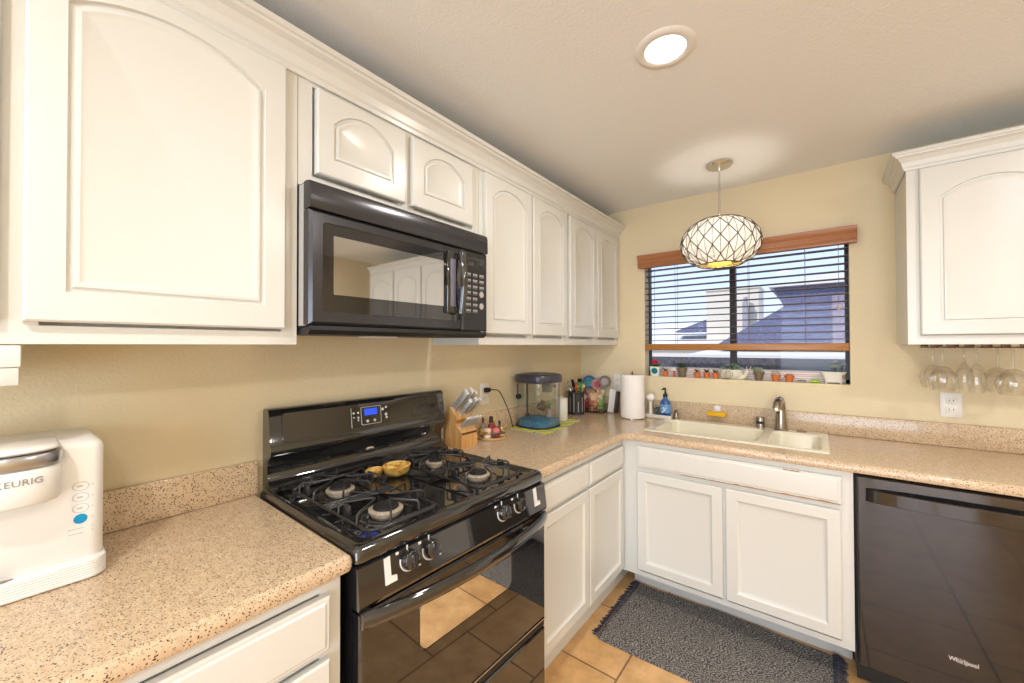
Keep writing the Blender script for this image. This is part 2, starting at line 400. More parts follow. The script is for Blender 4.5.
# neighbour houses
hs = thing('house', (-1.5, 9, -.6), 'pale flat roofed house seen through left window pane, chimney on top', 'house')
obj('roof', B().prism([(6.55, 1.42), (9.8, 2.03), (9.8, 1.8), (6.55, 1.30)], lambda p: (-9, p[0], p[1]), lambda p: (4.2, p[0], p[1])), OUTW, hs, 0)
obj('wall', B().box(-8.9, 4.1, 6.62, 9.6, -.6, 1.295), mat('house_stucco', (.72, .66, .58), .9), hs, 0)
CHM = mat('chimney_stucco', (.72, .64, .52), .9)
obj('chimney', B().box(-.53, .48, 7.0, 7.9, 1.4, 2.60).box(-.55, .50, 6.97, 7.93, 2.60, 2.65), CHM, hs, 0)
obj('shade_wedge', B().prism([(-1.25, 1.70), (-.54, 1.70), (-.54, 1.97)], lambda p: (p[0], 7.0, p[1]), lambda p: (p[0], 7.6, p[1])), SHADE, hs, 0)  # wedge shape and dark colour stand in for shade beside the chimney
obj('vent_pipe', B().box(.20, .30, 6.82, 6.92, 1.44, 2.30).cyl((.25, 6.87, 2.30), .04, .10), mat('grey_vent', (.35, .33, .36), .7), hs, 0)
h2 = thing('house', (2.6, 4.5, -.6), 'house close by, its shade painted slate blue, filling right window pane', 'house')
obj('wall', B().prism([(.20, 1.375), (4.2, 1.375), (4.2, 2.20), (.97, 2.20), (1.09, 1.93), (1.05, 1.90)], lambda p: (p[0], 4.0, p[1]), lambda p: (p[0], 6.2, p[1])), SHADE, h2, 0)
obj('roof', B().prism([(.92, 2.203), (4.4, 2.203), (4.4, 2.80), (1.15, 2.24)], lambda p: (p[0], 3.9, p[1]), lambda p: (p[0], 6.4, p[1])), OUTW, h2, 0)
obj('side_panel', B().box(1.62, 4.1, 3.95, 3.999, 1.40, 2.05), mat('mauve_stucco', (.30, .25, .30), .9), h2, 0)
obj('patio_cover', B().prism([(3.3, 1.20), (3.3, 1.26), (6.2, 1.374), (6.2, 1.25)], lambda p: (.0, p[0], p[1]), lambda p: (4.2, p[0], p[1])), OUTW, h2, 0)
obj('patio_wall', B().box(.1, 4.1, 4.1, 6.1, -.6, 1.19), mat('patio_stucco', (.62, .55, .47), .9), h2, 0)

# ------------------------------------------------------------------ upper cabinets, left wall
D0 = .333  # face frame plane
def upper(name_label, y0, y1, z0, z1, doors, group='white upper cabinets along the left wall', **dk):
    t = thing('upper_cabinet', (WX, (y0+y1)/2, z0), name_label, 'cabinet', group)
    b = B(); b.box(WX+.002, D0-.0195, y0+.001, y1-.001, z0+.012, z1-.001)
    fr = [(y0+.0005, y1-.0005, z0, z0+.035), (y0+.0005, y1-.0005, z1-.05, z1), (y0+.0005, y0+.04, z0, z1), (y1-.04, y1-.0005, z0, z1)]
    if len(doors) > 1: fr.append((doors[0][1]-.02, doors[1][0]+.02, z0, z1))
    frame_union(b, fr, lambda u, v_, d: (D0-.019+d, u, v_), .019)
    b.box(WX+.003, D0-.0193, y0+.002, y0+.015, z0, z0+.0119).box(WX+.003, D0-.0193, y1-.015, y1-.002, z0, z0+.0119)
    obj('body', b, WHITE, t, 0)
    for (a, c, zb, zt) in doors: arch_door(t, FX(D0+.001, a, zb), c-a, zt-zb, **dk)
    return t
UZ0, UZT = 1.388, 2.19
upper('large white arched-door wall cabinet nearest the camera, left of microwave', -3.20, -2.237, UZ0, UZT,
      [(-3.185, -2.752, 1.43, 2.145), (-2.724, -2.274, 1.43, 2.145)], st=.052, bot=.058, top=.036, rise=.055)
upper('short white two-door wall cabinet directly above the microwave', -2.236, -1.486, 1.842, UZT,
      [(-2.190, -1.880, 1.884, 2.135), (-1.850, -1.540, 1.884, 2.135)], st=.048, bot=.05, top=.035, rise=.055)
upper('tall white two-door wall cabinet just right of the microwave', -1.485, -.744, UZ0, UZT,
      [(-1.458, -1.108, 1.437, 2.143), (-1.096, -.756, 1.437, 2.143)], st=.046, bot=.055, top=.04, rise=.05)
upper('tall white two-door wall cabinet in the corner beside window wall', -.742, -.004, UZ0, UZT,
      [(-.742+.02, -.374, 1.437, 2.143), (-.360, -.022, 1.437, 2.143)], st=.046, bot=.055, top=.04, rise=.05)
CR = [(0, 0), (.008, 0), (.010, .012), (.016, .018), (.020, .040), (.034, .058), (.050, .066), (.052, .072), (.060, .074), (.062, .088), (.0, .088)]
cz0 = 2.150
b = B(); b.prism([(D0+.001+p[0], cz0+p[1]) for p in CR], lambda p: (p[0], -3.2, p[1]), lambda p: (p[0], -.003, p[1]))
b.box(WX+.001, D0, -3.199, -.004, 2.191, 2.236)
solo('crown_molding', b, WHITE, 'long white crown molding topping the cabinets on the left wall', 'molding', smooth=20)

# right upper cabinet on the window wall
t = thing('upper_cabinet', (2.3, 0, UZ0), 'white arched-door wall cabinet right of the window with glasses under it', 'cabinet')
RF = -.322; rx0, rx1 = 1.797, 3.10; rz0 = 1.385
b = B(); b.box(rx0+.0005, rx1-.001, RF+.0195, -.002, rz0+.012, 2.189).box(rx0+.0005, rx0+.016, RF+.0195, -.002, rz0, rz0+.0118)
frame_union(b, [(rx0, rx1, rz0, rz0+.038), (rx0, rx1, 2.13, 2.19), (rx0, rx0+.04, rz0, 2.19), (rx1-.04, rx1, rz0, 2.19), (2.24, 2.30, rz0, 2.19), (2.68, 2.74, rz0, 2.19)], lambda u, v_, d: (u, RF+.019-d, v_), .019)
obj('body', b, WHITE, t, 0)
for x0 in (1.836, 2.262, 2.688): arch_door(t, FY(RF-.001, x0, 1.425), .408, .712, st=.058, bot=.052, top=.075, rise=.06)
b = B(); CR2 = [(p[0]*.75, p[1]*.85) for p in CR]; c2 = 2.142
b.prism(CR2, lambda p: (rx0-.001-p[0], RF-.001-p[0], c2+p[1]), lambda p: (rx1, RF-.001-p[0], c2+p[1]))
b.prism(CR2, lambda p: (rx0-.001-p[0], RF-.001-p[0]+.0002, c2+p[1]), lambda p: (rx0-.001-p[0], -.003, c2+p[1]))
b.box(rx0, rx1-.001, RF, -.004, 2.191, c2+.074)
solo('crown_molding', b, WHITE, 'short white crown molding wrapping the cabinet right of the window', 'molding', smooth=20)

# small white mount under near cabinet
t = thing('under_cabinet_mount', (.25, -2.79, 1.387), 'white plastic box mounted under the near cabinet at left edge', 'mount')
obj('housing', B().box(.10, .330, -2.86, -2.724, 1.345, 1.387, .003), WPLASTIC, t)
obj('lower_cover', B().box(.10, .328, -2.858, -2.726, 1.311, 1.3445, .003), WHITE, t)

# ------------------------------------------------------------------ microwave
t = thing('microwave', (.2, -1.866, 1.42), 'black over-the-range microwave under the short cabinet', 'microwave')
y0, y1 = -2.234, -1.506
obj('body', B().box(WX+.003, .365, y0, y1, 1.435, 1.8395, .003), MATTEBLACK, t)
obj('side_trim', B().box(.340, .3655, y0-.002, y0+.012, 1.44, 1.835, .001), mat('trim_grey', (.42, .41, .39), .4), t)
gp = [(.366, 1.764), (.402, 1.764), (.405, 1.770), (.404, 1.825), (.399, 1.838), (.385, 1.841), (.366, 1.841)]
gr = obj('top_grille', B().prism(gp, lambda p: (p[0], y0, p[1]), lambda p: (p[0], y1, p[1])), MWBODY, t, 50)
dr = B(); panel_slab(dr, -1.655-y0, .318, .036, rrect(.036, -1.655-y0-.004, .035, .288, .012), [(.002, -.003), (.004, -.004)], FX(.366, y0, 1.443), .008)
dr = obj('door', dr, MWBODY, t, 30)
b = B(); panel_slab(b, .546, .252, .001, None, None, FX(.3985, y0+.036, 1.479), .0003)
gl = obj('door_glass', b, BLACKGLASS, dr, 0)
b = B(); o = rrect(y0+.068, y0+.487, 1.530, 1.698, .004); b.loops([[(.3997, p[0], p[1]) for p in o], [(.4008, p[0], p[1]) for p in o]])
obj('viewing_window', b, MWGLASS, dr, 0, label='clearer rectangular viewing window in microwave door')
# control side
b = B(); panel_slab(b, .147, .318, .036, None, None, FX(.366, -1.653, 1.443), .006); cp = obj('control_panel', b, MWBODY, t, 30)
obj('display', B().box(.4015, .4028, -1.628, -1.525, 1.70, 1.735, .0005), BLACKGLASS, cp)
kp = B()
for r in range(7):
    for c in range(3):
        yy, zz = -1.618+c*.038, 1.668-r*.024
        if c == 2 and r in (3, 5): kp.lathe([(.013, 0), (.011, .0015)], (.4022, yy, zz-.004), 16, (1, 0, 0)); kp.lathe([(.006, 0), (.006, .0022)], (.4022, yy, zz-.004), 12, (1, 0, 0))
        elif c == 2 and r in (4, 6): continue
        else:
            for dy in (-.009, 0, .009): kp.box(.4022, .4030, yy+dy-.003, yy+dy+.003, zz-.004, zz+.004)
            kp.box(.4022, .4028, yy-.013, yy+.013, zz-.0085, zz-.0075)
obj('keypad', kp, mat('keypad_print', (.42, .42, .42), .4), cp, 0, label='grey printed keypad')
# handle: deep black mount with curved bright grip
hb = B(); hb.box(.3985, .414, -1.738, -1.672, 1.506, 1.738, .004); hb.box(.412, .440, -1.690, -1.668, 1.508, 1.530, .005).box(.412, .440, -1.690, -1.668, 1.714, 1.736, .005)
hh = obj('handle', hb, BLACK, t)
obj('recess_plate', B().box(.4142, .4152, -1.726, -1.698, 1.530, 1.708, .0004), mat('lilac_grey_plate', (.22, .22, .30), .2, metal=.4), hh)
pts = [(.432+.014*math.sin(PI*i/12), -1.68, 1.504+.236*i/12) for i in range(13)]
g2 = B(); g2.loops([[(x-.012, -1.692, z), (x-.002, -1.692, z), (x+.006, -1.684, z), (x+.006, -1.674, z), (x-.002, -1.666, z), (x-.012, -1.666, z)] for x, _, z in pts])
obj('grip', g2, BLACK, hh, 60)
bt = [(.06, 1.434), (.360, 1.434), (.398, 1.440), (.400, 1.428), (.385, 1.416), (.06, 1.420)]
obj('bottom_vent', B().prism(bt, lambda p: (p[0], y0+.003, p[1]), lambda p: (p[0], y1-.003, p[1])), MATTEBLACK, t, 0)
obj('bottom_lamp', B().box(.12, .22, -1.92, -1.82, 1.4145, 1.4205), WPLASTIC, t, 0)

# ------------------------------------------------------------------ base cabinets
BF = .615
def faceframe(b, rects, x=True):
    frame_union(b, rects, (lambda u, v_, d: (BF-.019+d, u, v_)) if x else (lambda u, v_, d: (u, -BF+.019-d, v_)), .019)
# near left
t = thing('base_cabinet', (.3, -2.73, 0), 'white base cabinet with drawer nearest the camera, left of stove', 'cabinet')
b = B(); b.box(WX+.002, BF-.0195, -3.199, -2.263, .141, .863).box(WX+.002, .54, -3.199, -2.263, 0, .1405)
faceframe(b, [(-3.2, -2.262, .14, .15), (-3.2, -2.262, .695, .71), (-3.2, -2.262, .835, .864), (-2.31, -2.262, .14, .864), (-3.2, -3.16, .14, .864), (-2.755, -2.715, .14, .864)])
obj('body', b, WHITE, t, 0)
for a in (-2.735, -3.185):
    square_door(t, FX(BF+.001, a, .712), .441, .119, name='drawer', flat=True)
    square_door(t, FX(BF+.001, a, .165), .441, .525)
# between stove and corner
t = thing('base_cabinet', (.3, -1.06, 0), 'white base cabinet with two drawers between the stove and the corner', 'cabinet')
b = B(); b.box(WX+.002, BF-.0195, -1.462, -.003, .141, .863).box(WX+.002, .555, -1.462, -.003, 0, .1405)
faceframe(b, [(-1.482, -BF, .14, .165), (-1.482, -BF, .70, .72), (-1.482, -BF, .833, .864), (-1.482, -1.45, .14, .864), (-.65, -BF, .14, .864), (-1.062, -1.03, .14, .864)])
obj('body', b, WHITE, t, 0)
for a, c in ((-1.462, -1.052), (-1.042, -.640)):
    square_door(t, FX(BF+.001, a, .724), c-a, .107, name='drawer', flat=True)
    square_door(t, FX(BF+.001, a, .160), c-a, .548)
# sink base
t = thing('base_cabinet', (1.1, -.3, 0), 'white sink cabinet with worn false drawer front under the window', 'cabinet')
b = B(); b.box(BF+.003, 1.595, -BF+.0195, -.004, .141, .69).box(BF+.003, .698, -BF+.0195, -.004, .6905, .863).box(1.561, 1.595, -BF+.0195, -.004, .6905, .863).box(BF+.003, 1.595, -.44, -.004, 0, .1405).box(.6985, 1.5605, -.026, -.004, .6905, .863)
faceframe(b, [(BF+.002, 1.596, .14, .165), (BF+.002, 1.596, .70, .73), (BF+.002, 1.596, .838, .864), (BF+.002, .715, .14, .864), (1.552, 1.596, .14, .864), (1.115, 1.14, .14, .73)], False)
obj('body', b, WHITE, t, 0)
square_door(t, FY(-BF-.001, .706, .178), .414, .525); square_door(t, FY(-BF-.001, 1.133, .178), .424, .525)
fd = square_door(t, FY(-BF-.001, .706, .729), .854, .112, name='false_drawer_front', flat=True)
WORN = mat('bare_worn_wood', (.36, .20, .08), .8)
b = B()
for (xa, xb, zz, hh_) in ((.93, 1.12, .7292, .003), (1.10, 1.555, .7292, .007), (1.36, 1.42, .8372, .0035)):
    n = 22; up = [(xa+(xb-xa)*i/n, zz+(.0008+hh_*random.random())*(1 if 0 < i < n else .1)) for i in range(n+1)]
    b.prism([(xa, zz-.0004)]+[(xb, zz-.0004)]+up[::-1], lambda p: (p[0], -BF-.0225, p[1]), lambda p: (p[0], -BF-.0195, p[1]))
obj('worn_edge', b, WORN, fd, 0, label='bare brown chipped wood along drawer front edge')
# right of dishwasher (only just out of the frame, mirrored in the appliances)
t = thing('base_cabinet', (2.5, -.3, 0), 'white base cabinet at the far right beyond the dishwasher', 'cabinet')
b = B(); b.box(2.213, 3.099, -BF+.0195, -.003, .141, .863).box(2.213, 3.099, -.44, -.003, 0, .1405)
faceframe(b, [(2.212, 3.1, .14, .864)], False); obj('body', b, WHITE, t, 0)
for a in (2.235, 2.665):
    square_door(t, FY(-BF-.001, a, .178), .415, .525); square_door(t, FY(-BF-.001, a, .729), .415, .112, name='drawer', flat=True)

# ------------------------------------------------------------------ countertops
EDGE = [(.010, .867), (.003, .870), (0, .878), (0, .890), (.004, .899), (.012, .9045), (.02, .905)]
def counter(name, label, outline, hole, splashes):
    t = thing(name, (outline[0][0], outline[0][1], .867), label, 'countertop')
    tt = bmesh.new(); prev = None
    for ins, z in EDGE:
        cur = [tt.verts.new((p[0], p[1], z)) for p in inset(outline, ins)]
        if prev:
            for i in range(len(cur)): tt.faces.new((prev[i], prev[(i+1) % len(cur)], cur[(i+1) % len(cur)], cur[i]))
        else: first = cur
        prev = cur
    def cap(ring, z):
        pol = [[Vector((v_.co.x, v_.co.y, 0)) for v_ in ring]]; vs = list(ring)
        if hole:
            hv = [tt.verts.new((p[0], p[1], z)) for p in hole]; pol.append([Vector((*p, 0)) for p in hole]); vs += hv
        for tri in tessellate_polygon(pol):
            try: tt.faces.new([vs[i] for i in tri])
            except ValueError: pass
        return hv if hole else None
    h1 = cap(prev, .905); h0 = cap(first, .867)
    if hole:
        for i in range(len(h1)): tt.faces.new((h1[i], h1[(i+1) % len(h1)], h0[(i+1) % len(h1)], h0[i]))
    bmesh.ops.recalc_face_normals(tt, faces=tt.faces)
    b = B(); b.join(tt); obj('slab', b, CNT, t, 30)
    for s_ in splashes: obj('backsplash', B().box(*s_, .004), CNT, t)
    return t
counter('countertop', 'speckled beige countertop left of stove, under the coffee maker',
        [(WX+.001, -3.2), (.648, -3.2)]+[(.630+.018*math.cos(a), -2.262+.018*math.sin(a)) for a in [PI/2*i/6 for i in range(7)]]+[(WX+.001, -2.232)], None,
        [(WX+.001, WX+.022, -3.2, -2.234, .9055, 1.012)])
ic = [(.648+.045-.045*math.cos(PI/2*i/6), -.642-.045+.045*math.sin(PI/2*i/6)) for i in range(7)]
hole = [(.712, -.508), (1.514, -.508), (1.514, -.045), (.712, -.045)]
co = [(WX+.001, -1.464), (.648, -1.490)]+ic+[(3.1, -.642), (3.1, -.002), (WX+.001, -.002)]
counter('countertop', 'speckled beige L-shaped countertop around the corner holding the sink', co, hole,
        [(WX+.001, WX+.022, -1.461, -.003, .9055, 1.014), (WX+.0225, 3.1, -.023, -.003, .9055, 1.014)])
# sink
t = thing('sink', (1.11, -.28, .905), 'cream double bowl sink set in the countertop below the window', 'sink')
tt = bmesh.new()
outer = rrect(.700, 1.526, -.520, -.034, .012, 3)
lv = []; 
for ins, z in ((0, .9052), (.003, .9105), (.010, .9120)):
    lv.append([tt.verts.new((p[0], p[1], z)) for p in inset(outer, ins)])
for a, c in zip(lv, lv[1:]):
    for i in range(len(a)): tt.faces.new((a[i], a[(i+1) % len(a)], c[(i+1) % len(a)], c[i]))
bowls = [rrect(.745, 1.246, -.496, -.125, .05, 6), rrect(1.284, 1.500, -.496, -.120, .045, 6)]
vs = list(lv[-1]); pol = [[v_.co.copy() for v_ in lv[-1]]]; br_ = []
for bw in bowls:
    r = [tt.verts.new((p[0], p[1], .912)) for p in bw]; br_.append(r); vs += r; pol.append([Vector((*p, .912)) for p in bw])
for tri in tessellate_polygon(pol):
    try: tt.faces.new([vs[i] for i in tri])
    except ValueError: pass
for bw, r, dep in zip(bowls, br_, (.19, .16)):
    prev = r
    for ins, z in ((.004, .908), (.008, .90), (.018, .912-dep+.03), (.035, .912-dep+.006), (.044, .912-dep)):
        cur = [tt.verts.new((p[0], p[1], z)) for p in inset(bw, ins)]
        for i in range(len(cur)): tt.faces.new((prev[i], prev[(i+1) % len(cur)], cur[(i+1) % len(cur)], cur[i]))
        prev = cur
    tt.faces.new(prev)
bmesh.ops.recalc_face_normals(tt, faces=tt.faces)
b = B(); b.join(tt); obj('basin', b, SINK, t, 40)
for cx, cy, z in ((1.0, -.30, .7225), (1.39, -.30, .7525)): obj('drain', B().cyl((cx, cy, z), .04, .003), CHROME, t)
# faucet and deck fittings
t = thing('faucet', (1.318, -.078, .912), 'brushed nickel single-lever faucet behind the sink', 'faucet')
obj('base_plate', B().lathe([(.034, 0), (.034, .004), (.030, .008)], (1.318, -.078, .912)), STEEL, t)
obj('body', B().lathe([(.027, 0), (.026, .04), (.023, .09), (.0225, .115)], (1.318, -.078, .919)), STEEL, t)
sp = [(1.318, -.080, 1.030), (1.317, -.088, 1.062), (1.314, -.108, 1.078), (1.310, -.138, 1.070), (1.306, -.160, 1.050), (1.303, -.172, 1.030)]
obj('spout', B().tube(sp, [.0225, .0235, .023, .022, .021, .019], 16), STEEL, t, 60)
obj('spray_head', B().lathe([(.019, 0), (.0205, .004), (.0205, .012)], (1.3022, -.1755, 1.022), 20, (.08, .5, .86)), CHROME, t)
obj('lever', B().tube([(1.316, -.082, 1.082), (1.312, -.10, 1.098), (1.308, -.125, 1.104)], [.010, .008, .006], 10), CHROME, t, 60)
t = thing('air_gap', (1.219, -.07, .912), 'short nickel air gap cap left of the faucet', 'air gap')
obj('cap', B().lathe([(.022, 0), (.022, .052), (.019, .060)], (1.219, -.07, .9125)), STEEL, t)
obj('vent_slot', B().box(1.200, 1.238, -.0925, -.0915, .935, .95), MATTEBLACK, t)
t = thing('hole_cover', (1.41, -.075, .912), 'flat nickel hole cover on the sink right of faucet', 'cover')
obj('disc', B().lathe([(.024, 0), (.024, .003), (.012, .006)], (1.41, -.075, .9125)), STEEL, t)
t = thing('soap_dispenser', (.758, -.075, .912), 'small bronze sink soap dispenser at left corner of the sink', 'dispenser')
obj('collar', B().lathe([(.024, 0), (.024, .004), (.014, .010), (.013, .035)], (.758, -.075, .9125)), STEEL, t)
obj('spout', B().tube([(.758, -.075, .945), (.758, -.077, .962), (.765, -.098, .966), (.770, -.115, .958)], [.011, .011, .007, .005], 10), STEEL, t, 60)

# ------------------------------------------------------------------ range
t = thing('gas_range', (.35, -1.867, 0), 'glossy black freestanding gas stove between the countertops', 'stove')
t.rotation_euler.z = -.028
y0, y1 = -2.234, -1.487; yc = (y0+y1)/2
b = B(); b.box(WX+.006, .63, y0+.004, y1-.004, .06, .884); obj('body', b, BLACK, t, 0)
for yy in (y0+.05, y1-.05):
    for xx in (.1, .55): obj('leg', B().cyl((xx, yy, 0), .018, .06), MATTEBLACK, t)
# cooktop: raised rim, recessed deck
b = B(); prev = []
for ins, z in ((.006, .872), (0, .878), (0, .902), (.005, .912), (.012, .9155), (.022, .915), (.030, .9075), (.05, .906)):
    prev.append([(p[0], p[1], z) for p in rrect(.050+ins, .661-ins, y0-.001+ins, y1+.001-ins, .014+ins*.3, 5)])
b.loops(prev); ct = obj('cooktop', b, BLACK, t, 50)
BPOS = [(.270, -2.072, .043), (.520, -2.066, .047), (.270, -1.680, .038), (.510, -1.683, .044)]
for bx_, by_, r in BPOS:
    bo = obj('burner', B().lathe([(r-.006, 0), (r-.006, .007), (r, .009), (r+.001, .0155), (r-.002, .018), (r-.012, .0195)], (bx_, by_, .9058), 40), BURNER, t)
    obj('drip_ring', B().lathe([(r+.034, 0), (r+.032, .003), (r+.026, .0045), (r+.0235, .002)], (bx_, by_, .9058), 40), BLACK, bo)
    obj('burner_cap', B().lathe([(r-.011, .0197), (r-.012, .025), (r-.022, .031), (.002, .034)], (bx_, by_, .9058), 40), MATTEBLACK, bo)
def grate(ya, yb):
    xa, xb = .155, .630; xm = .395; z = .925; top = .956
    g = B(); fr = rrect(xa, xb, ya, yb, .035, 6); g.tube([(p[0], p[1], z) for p in fr], .0038, 8, True)
    ym = (ya+yb)/2
    g.tube([(xm, ya, z), (xm, ya+.02, z), (xm, yb-.02, z), (xm, yb, z)], .0038, 8)
    g.tube([(xm-.014, ya, z), (xm-.014, yb, z)], .0032, 8)
    for cx in (.270, .515):
        # two wire loops per burner: up from side rails, in to the middle, then back out to the cross rail
        for sy in (-1, 1):
            ye = ya if sy < 0 else yb
            g.tube([(cx-.045, ye, z), (cx-.045, ye-sy*.002, top-.004), (cx-.043, ye-sy*.008, top), (cx-.012, ym+sy*.030, top), (cx-.002, ym+sy*.024, top), (cx+.006, ym+sy*.030, top),
                    (cx+.046, ye-sy*.012, top), (cx+.050, ye-sy*.002, top-.006), (cx+.05, ye, z)], .0032, 8)
        for sx_ in (-1, 1):
            xe = cx+sx_*.105
            g.tube([(xe, ym-.045, z), (xe, ym-.044, top-.004), (xe-sx_*.006, ym-.040, top), (cx+sx_*.034, ym-.004, top), (cx+sx_*.030, ym, top), (cx+sx_*.034, ym+.004, top),
                    (xe-sx_*.006, ym+.040, top), (xe, ym+.044, top-.004), (xe, ym+.045, z)], .0032, 8)
            g.tube([(xe, ya, z), (xe, yb, z)], .0036, 8)
        for (px_, py_) in ((cx-.02, ya+.012), (cx+.02, yb-.012)): g.box(px_-.016, px_+.016, py_-.004, py_+.004, z-.002, top+.001, .003)
    for px_ in (xa+.02, xb-.02):
        for py_ in (ya+.006, yb-.006): g.cyl((px_, py_, .9062), .006, .02, 10)
    return obj('grate', g, GRATE, t, 50)
grate(-2.180, -1.964); grate(-1.795, -1.575)
# control panel
cpn = [(.632, .772), (.672, .775), (.676, .784), (.664, .868), (.655, .8715), (.632, .8715)]
cp = obj('control_panel', B().prism(cpn, lambda p: (p[0], y0, p[1]), lambda p: (p[0], y1, p[1])), BLACK, t, 30)
sl = Vector((-.012, 0, .084)).normalized(); nn = Vector((.084, 0, .012)).normalized()
def on_panel(y, z, d=0): x = .676-(z-.784)*(.012/.084); return Vector((x, y, z))+nn*d
for ky in (-2.094, -2.025, -1.727, -1.643):
    zc = .839
    pm = Matrix.Translation(on_panel(ky, zc, .0005)) @ nn.to_track_quat('Z', 'Y').to_matrix().to_4x4()
    k = obj('knob', B().lathe([(.0245, 0), (.024, .010), (.0215, .017), (.018, .019)], on_panel(ky, zc, .001), 28, nn), BLACK, t)
    hb = B(); tt = bmesh.new(); bmesh.ops.create_cube(tt, size=1)
    for v_ in tt.verts: v_.co = Vector((v_.co.x*.014*(1 if v_.co.z < 0 else .6), v_.co.y*.042*(1 if v_.co.z < 0 else .8), .016+(v_.co.z+.5)*.016))
    bmesh.ops.bevel(tt, geom=list(tt.edges), offset=.003, segments=2, affect='EDGES'); hb.join(tt, pm)
    hb.bm.verts.ensure_lookup_table()
    obj('grip', hb, BLACK, k)
    arc_b = B(); pts = []
    for i in range(17):
        a = PI*.90+PI*.72*i/16; pts.append(on_panel(ky, zc)+sl*(.027*math.sin(a))+Vector((0, 1, 0))*(.027*math.cos(a))+nn*.0006)
    arc_b.tube(pts, .0020, 6); arc_b.box(-.0008, .0008, -.0018, .0018, -.006, .006, M=Matrix.Translation(on_panel(ky-.004, zc+.0295, .0006)))
    arc_b.box(-.0008, .0008, -.004, .004, -.003, .003, M=Matrix.Translation(on_panel(ky-.034, zc+.026, .0006)))
    arc_b.box(-.0008, .0008, -.003, .003, -.0015, .0015, M=Matrix.Translation(on_panel(ky+.030, zc-.026, .0006)))
    obj('dial_marks', arc_b, SILVER, cp)
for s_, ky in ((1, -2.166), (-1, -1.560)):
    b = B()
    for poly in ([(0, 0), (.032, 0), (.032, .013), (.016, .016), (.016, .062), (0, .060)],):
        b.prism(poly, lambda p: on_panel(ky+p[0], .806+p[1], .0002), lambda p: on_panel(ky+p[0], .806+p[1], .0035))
    obj('corner_mark', b, SILVER, cp, 0, label='pale L-shaped corner mark')  # pale L-shaped mark at each end of the control panel
# door
D1 = .640
b = B(); panel_slab(b, y1-y0-.006, .385, .030, rrect(.166, .548, .200, .338, .03, 6), [(.002, -.0012), (.004, -.0012)], FX(D1, y0+.003, .378), .006)
od = obj('oven_door', b, BLACKGLASS, t, 30)
b = B(); o = rrect(y0+.003+.170, y0+.003+.544, .378+.204, .378+.334, .027, 6); b.loops([[(D1+.0289, p[0], p[1]) for p in o], [(D1+.0297, p[0], p[1]) for p in o]])
obj('door_window', b, OVENGLASS, od, 0)
hp = B(); n = 28; L = []
for i in range(n+1):
    f = i/n; y = y0+.006+(y1-y0-.012)*f; x = .668+.052*math.sin(PI*f)**.7; zc = .752
    L.append([(x, y, zc-.020), (x+.010, y, zc-.017), (x+.015, y, zc-.002), (x+.010, y, zc+.016), (x, y, zc+.019), (x-.010, y, zc+.010), (x-.010, y, zc-.012)])
hp.loops(L); obj('handle', hp, BLACK, od, 60)
obj('handle_mount', B().box(.668, .676, y0+.006, y0+.03, .742, .772, .002), MATTEBLACK, od); obj('handle_mount', B().box(.668, .676, y1-.03, y1-.006, .742, .772, .002), MATTEBLACK, od)
# drawer
b = B(); panel_slab(b, y1-y0-.006, .265, .028, None, None, FX(D1, y0+.003, .075), .004); dw = obj('storage_drawer', b, BLACKGLASS, t, 30)
obj('drawer_pull', B().box(.6405, .664, y0+.003, y1-.003, .345, .374), MATTEBLACK, dw, 0); obj('pull_trim', B().box(.664, .671, y0+.003, y1-.003, .3735, .3765), CHROME, dw, 0)
# backguard
bgp = [(.040, .884), (.040, 1.168), (.060, 1.178), (.084, 1.176), (.094, 1.166), (.108, 1.060), (.116, 1.046), (.112, 1.026), (.086, .998), (.084, .962), (.094, .940), (.118, .926), (.118, .912), (.06, .90)]
bk = obj('backguard', B().prism(bgp, lambda p: (p[0], y0+.012, p[1]), lambda p: (p[0], y1-.004, p[1])), BLACK, t, 50)
n2 = Vector((.106, 0, .014)).normalized()
def on_bg(y, z, d=0): x = .094+(1.166-z)*(.014/.106); return Vector((x, y, z))+n2*d
for yy in (y0+.004, y1-.004):
    pass
def bgpatch(name, poly, d0, d1, m_, par, **kw):
    b = B(); b.prism(poly, lambda p: on_bg(p[0], p[1], d0), lambda p: on_bg(p[0], p[1], d1)); return obj(name, b, m_, par, 0, **kw)
rp = bgpatch('front_panel', rrect(y0+.05, y1-.04, 1.064, 1.160, .012), -.004, .0035, BLACKGLASS, bk)
dp = bgpatch('clock_panel', rrect(-1.948, -1.782, 1.074, 1.150, .006), .0025, .0055, DWBLACK, t)
def rim(x0, x1, z0, z1, d, r=.0009):
    return [on_bg(p[0], p[1], d) for p in rrect(x0, x1, z0, z1, .005)]
b = B().tube(rim(-1.906, -1.822, 1.080, 1.146, .006), .0008, 6, True); b.tube([on_bg(-1.946, 1.148, .006), on_bg(-1.946, 1.076, .006)], .001, 6); obj('panel_lines', b, SILVER, dp)
bgpatch('display', rrect(-1.893, -1.838, 1.114, 1.139, .002), .0056, .0066, LCD, dp, label='glowing blue clock display')
for (yy, zz, r) in ((-1.936, 1.128, .004), (-1.936, 1.112, .003), (-1.918, 1.128, .004), (-1.918, 1.110, .004), (-1.918, 1.100, .003), (-1.880, 1.092, .0055), (-1.850, 1.092, .0055), (-1.813, 1.130, .006), (-1.797, 1.136, .005), (-1.799, 1.108, .006), (-1.797, 1.096, .005)):
    obj('button', B().lathe([(r, 0), (r*.8, .0012)], on_bg(yy, zz, .0056), 14, n2), SILVER, dp)
b = B(); b.lathe([(.019, 0), (.018, .002), (.014, .003)], (.0868, -1.857, .978), 28, (1, 0, 0), sx=1, sy=1)
for v_ in b.bm.verts: v_.co.z = .978+(v_.co.z-.978)*.42
obj('badge', b, CHROME, bk, label='small blank silver oval badge')

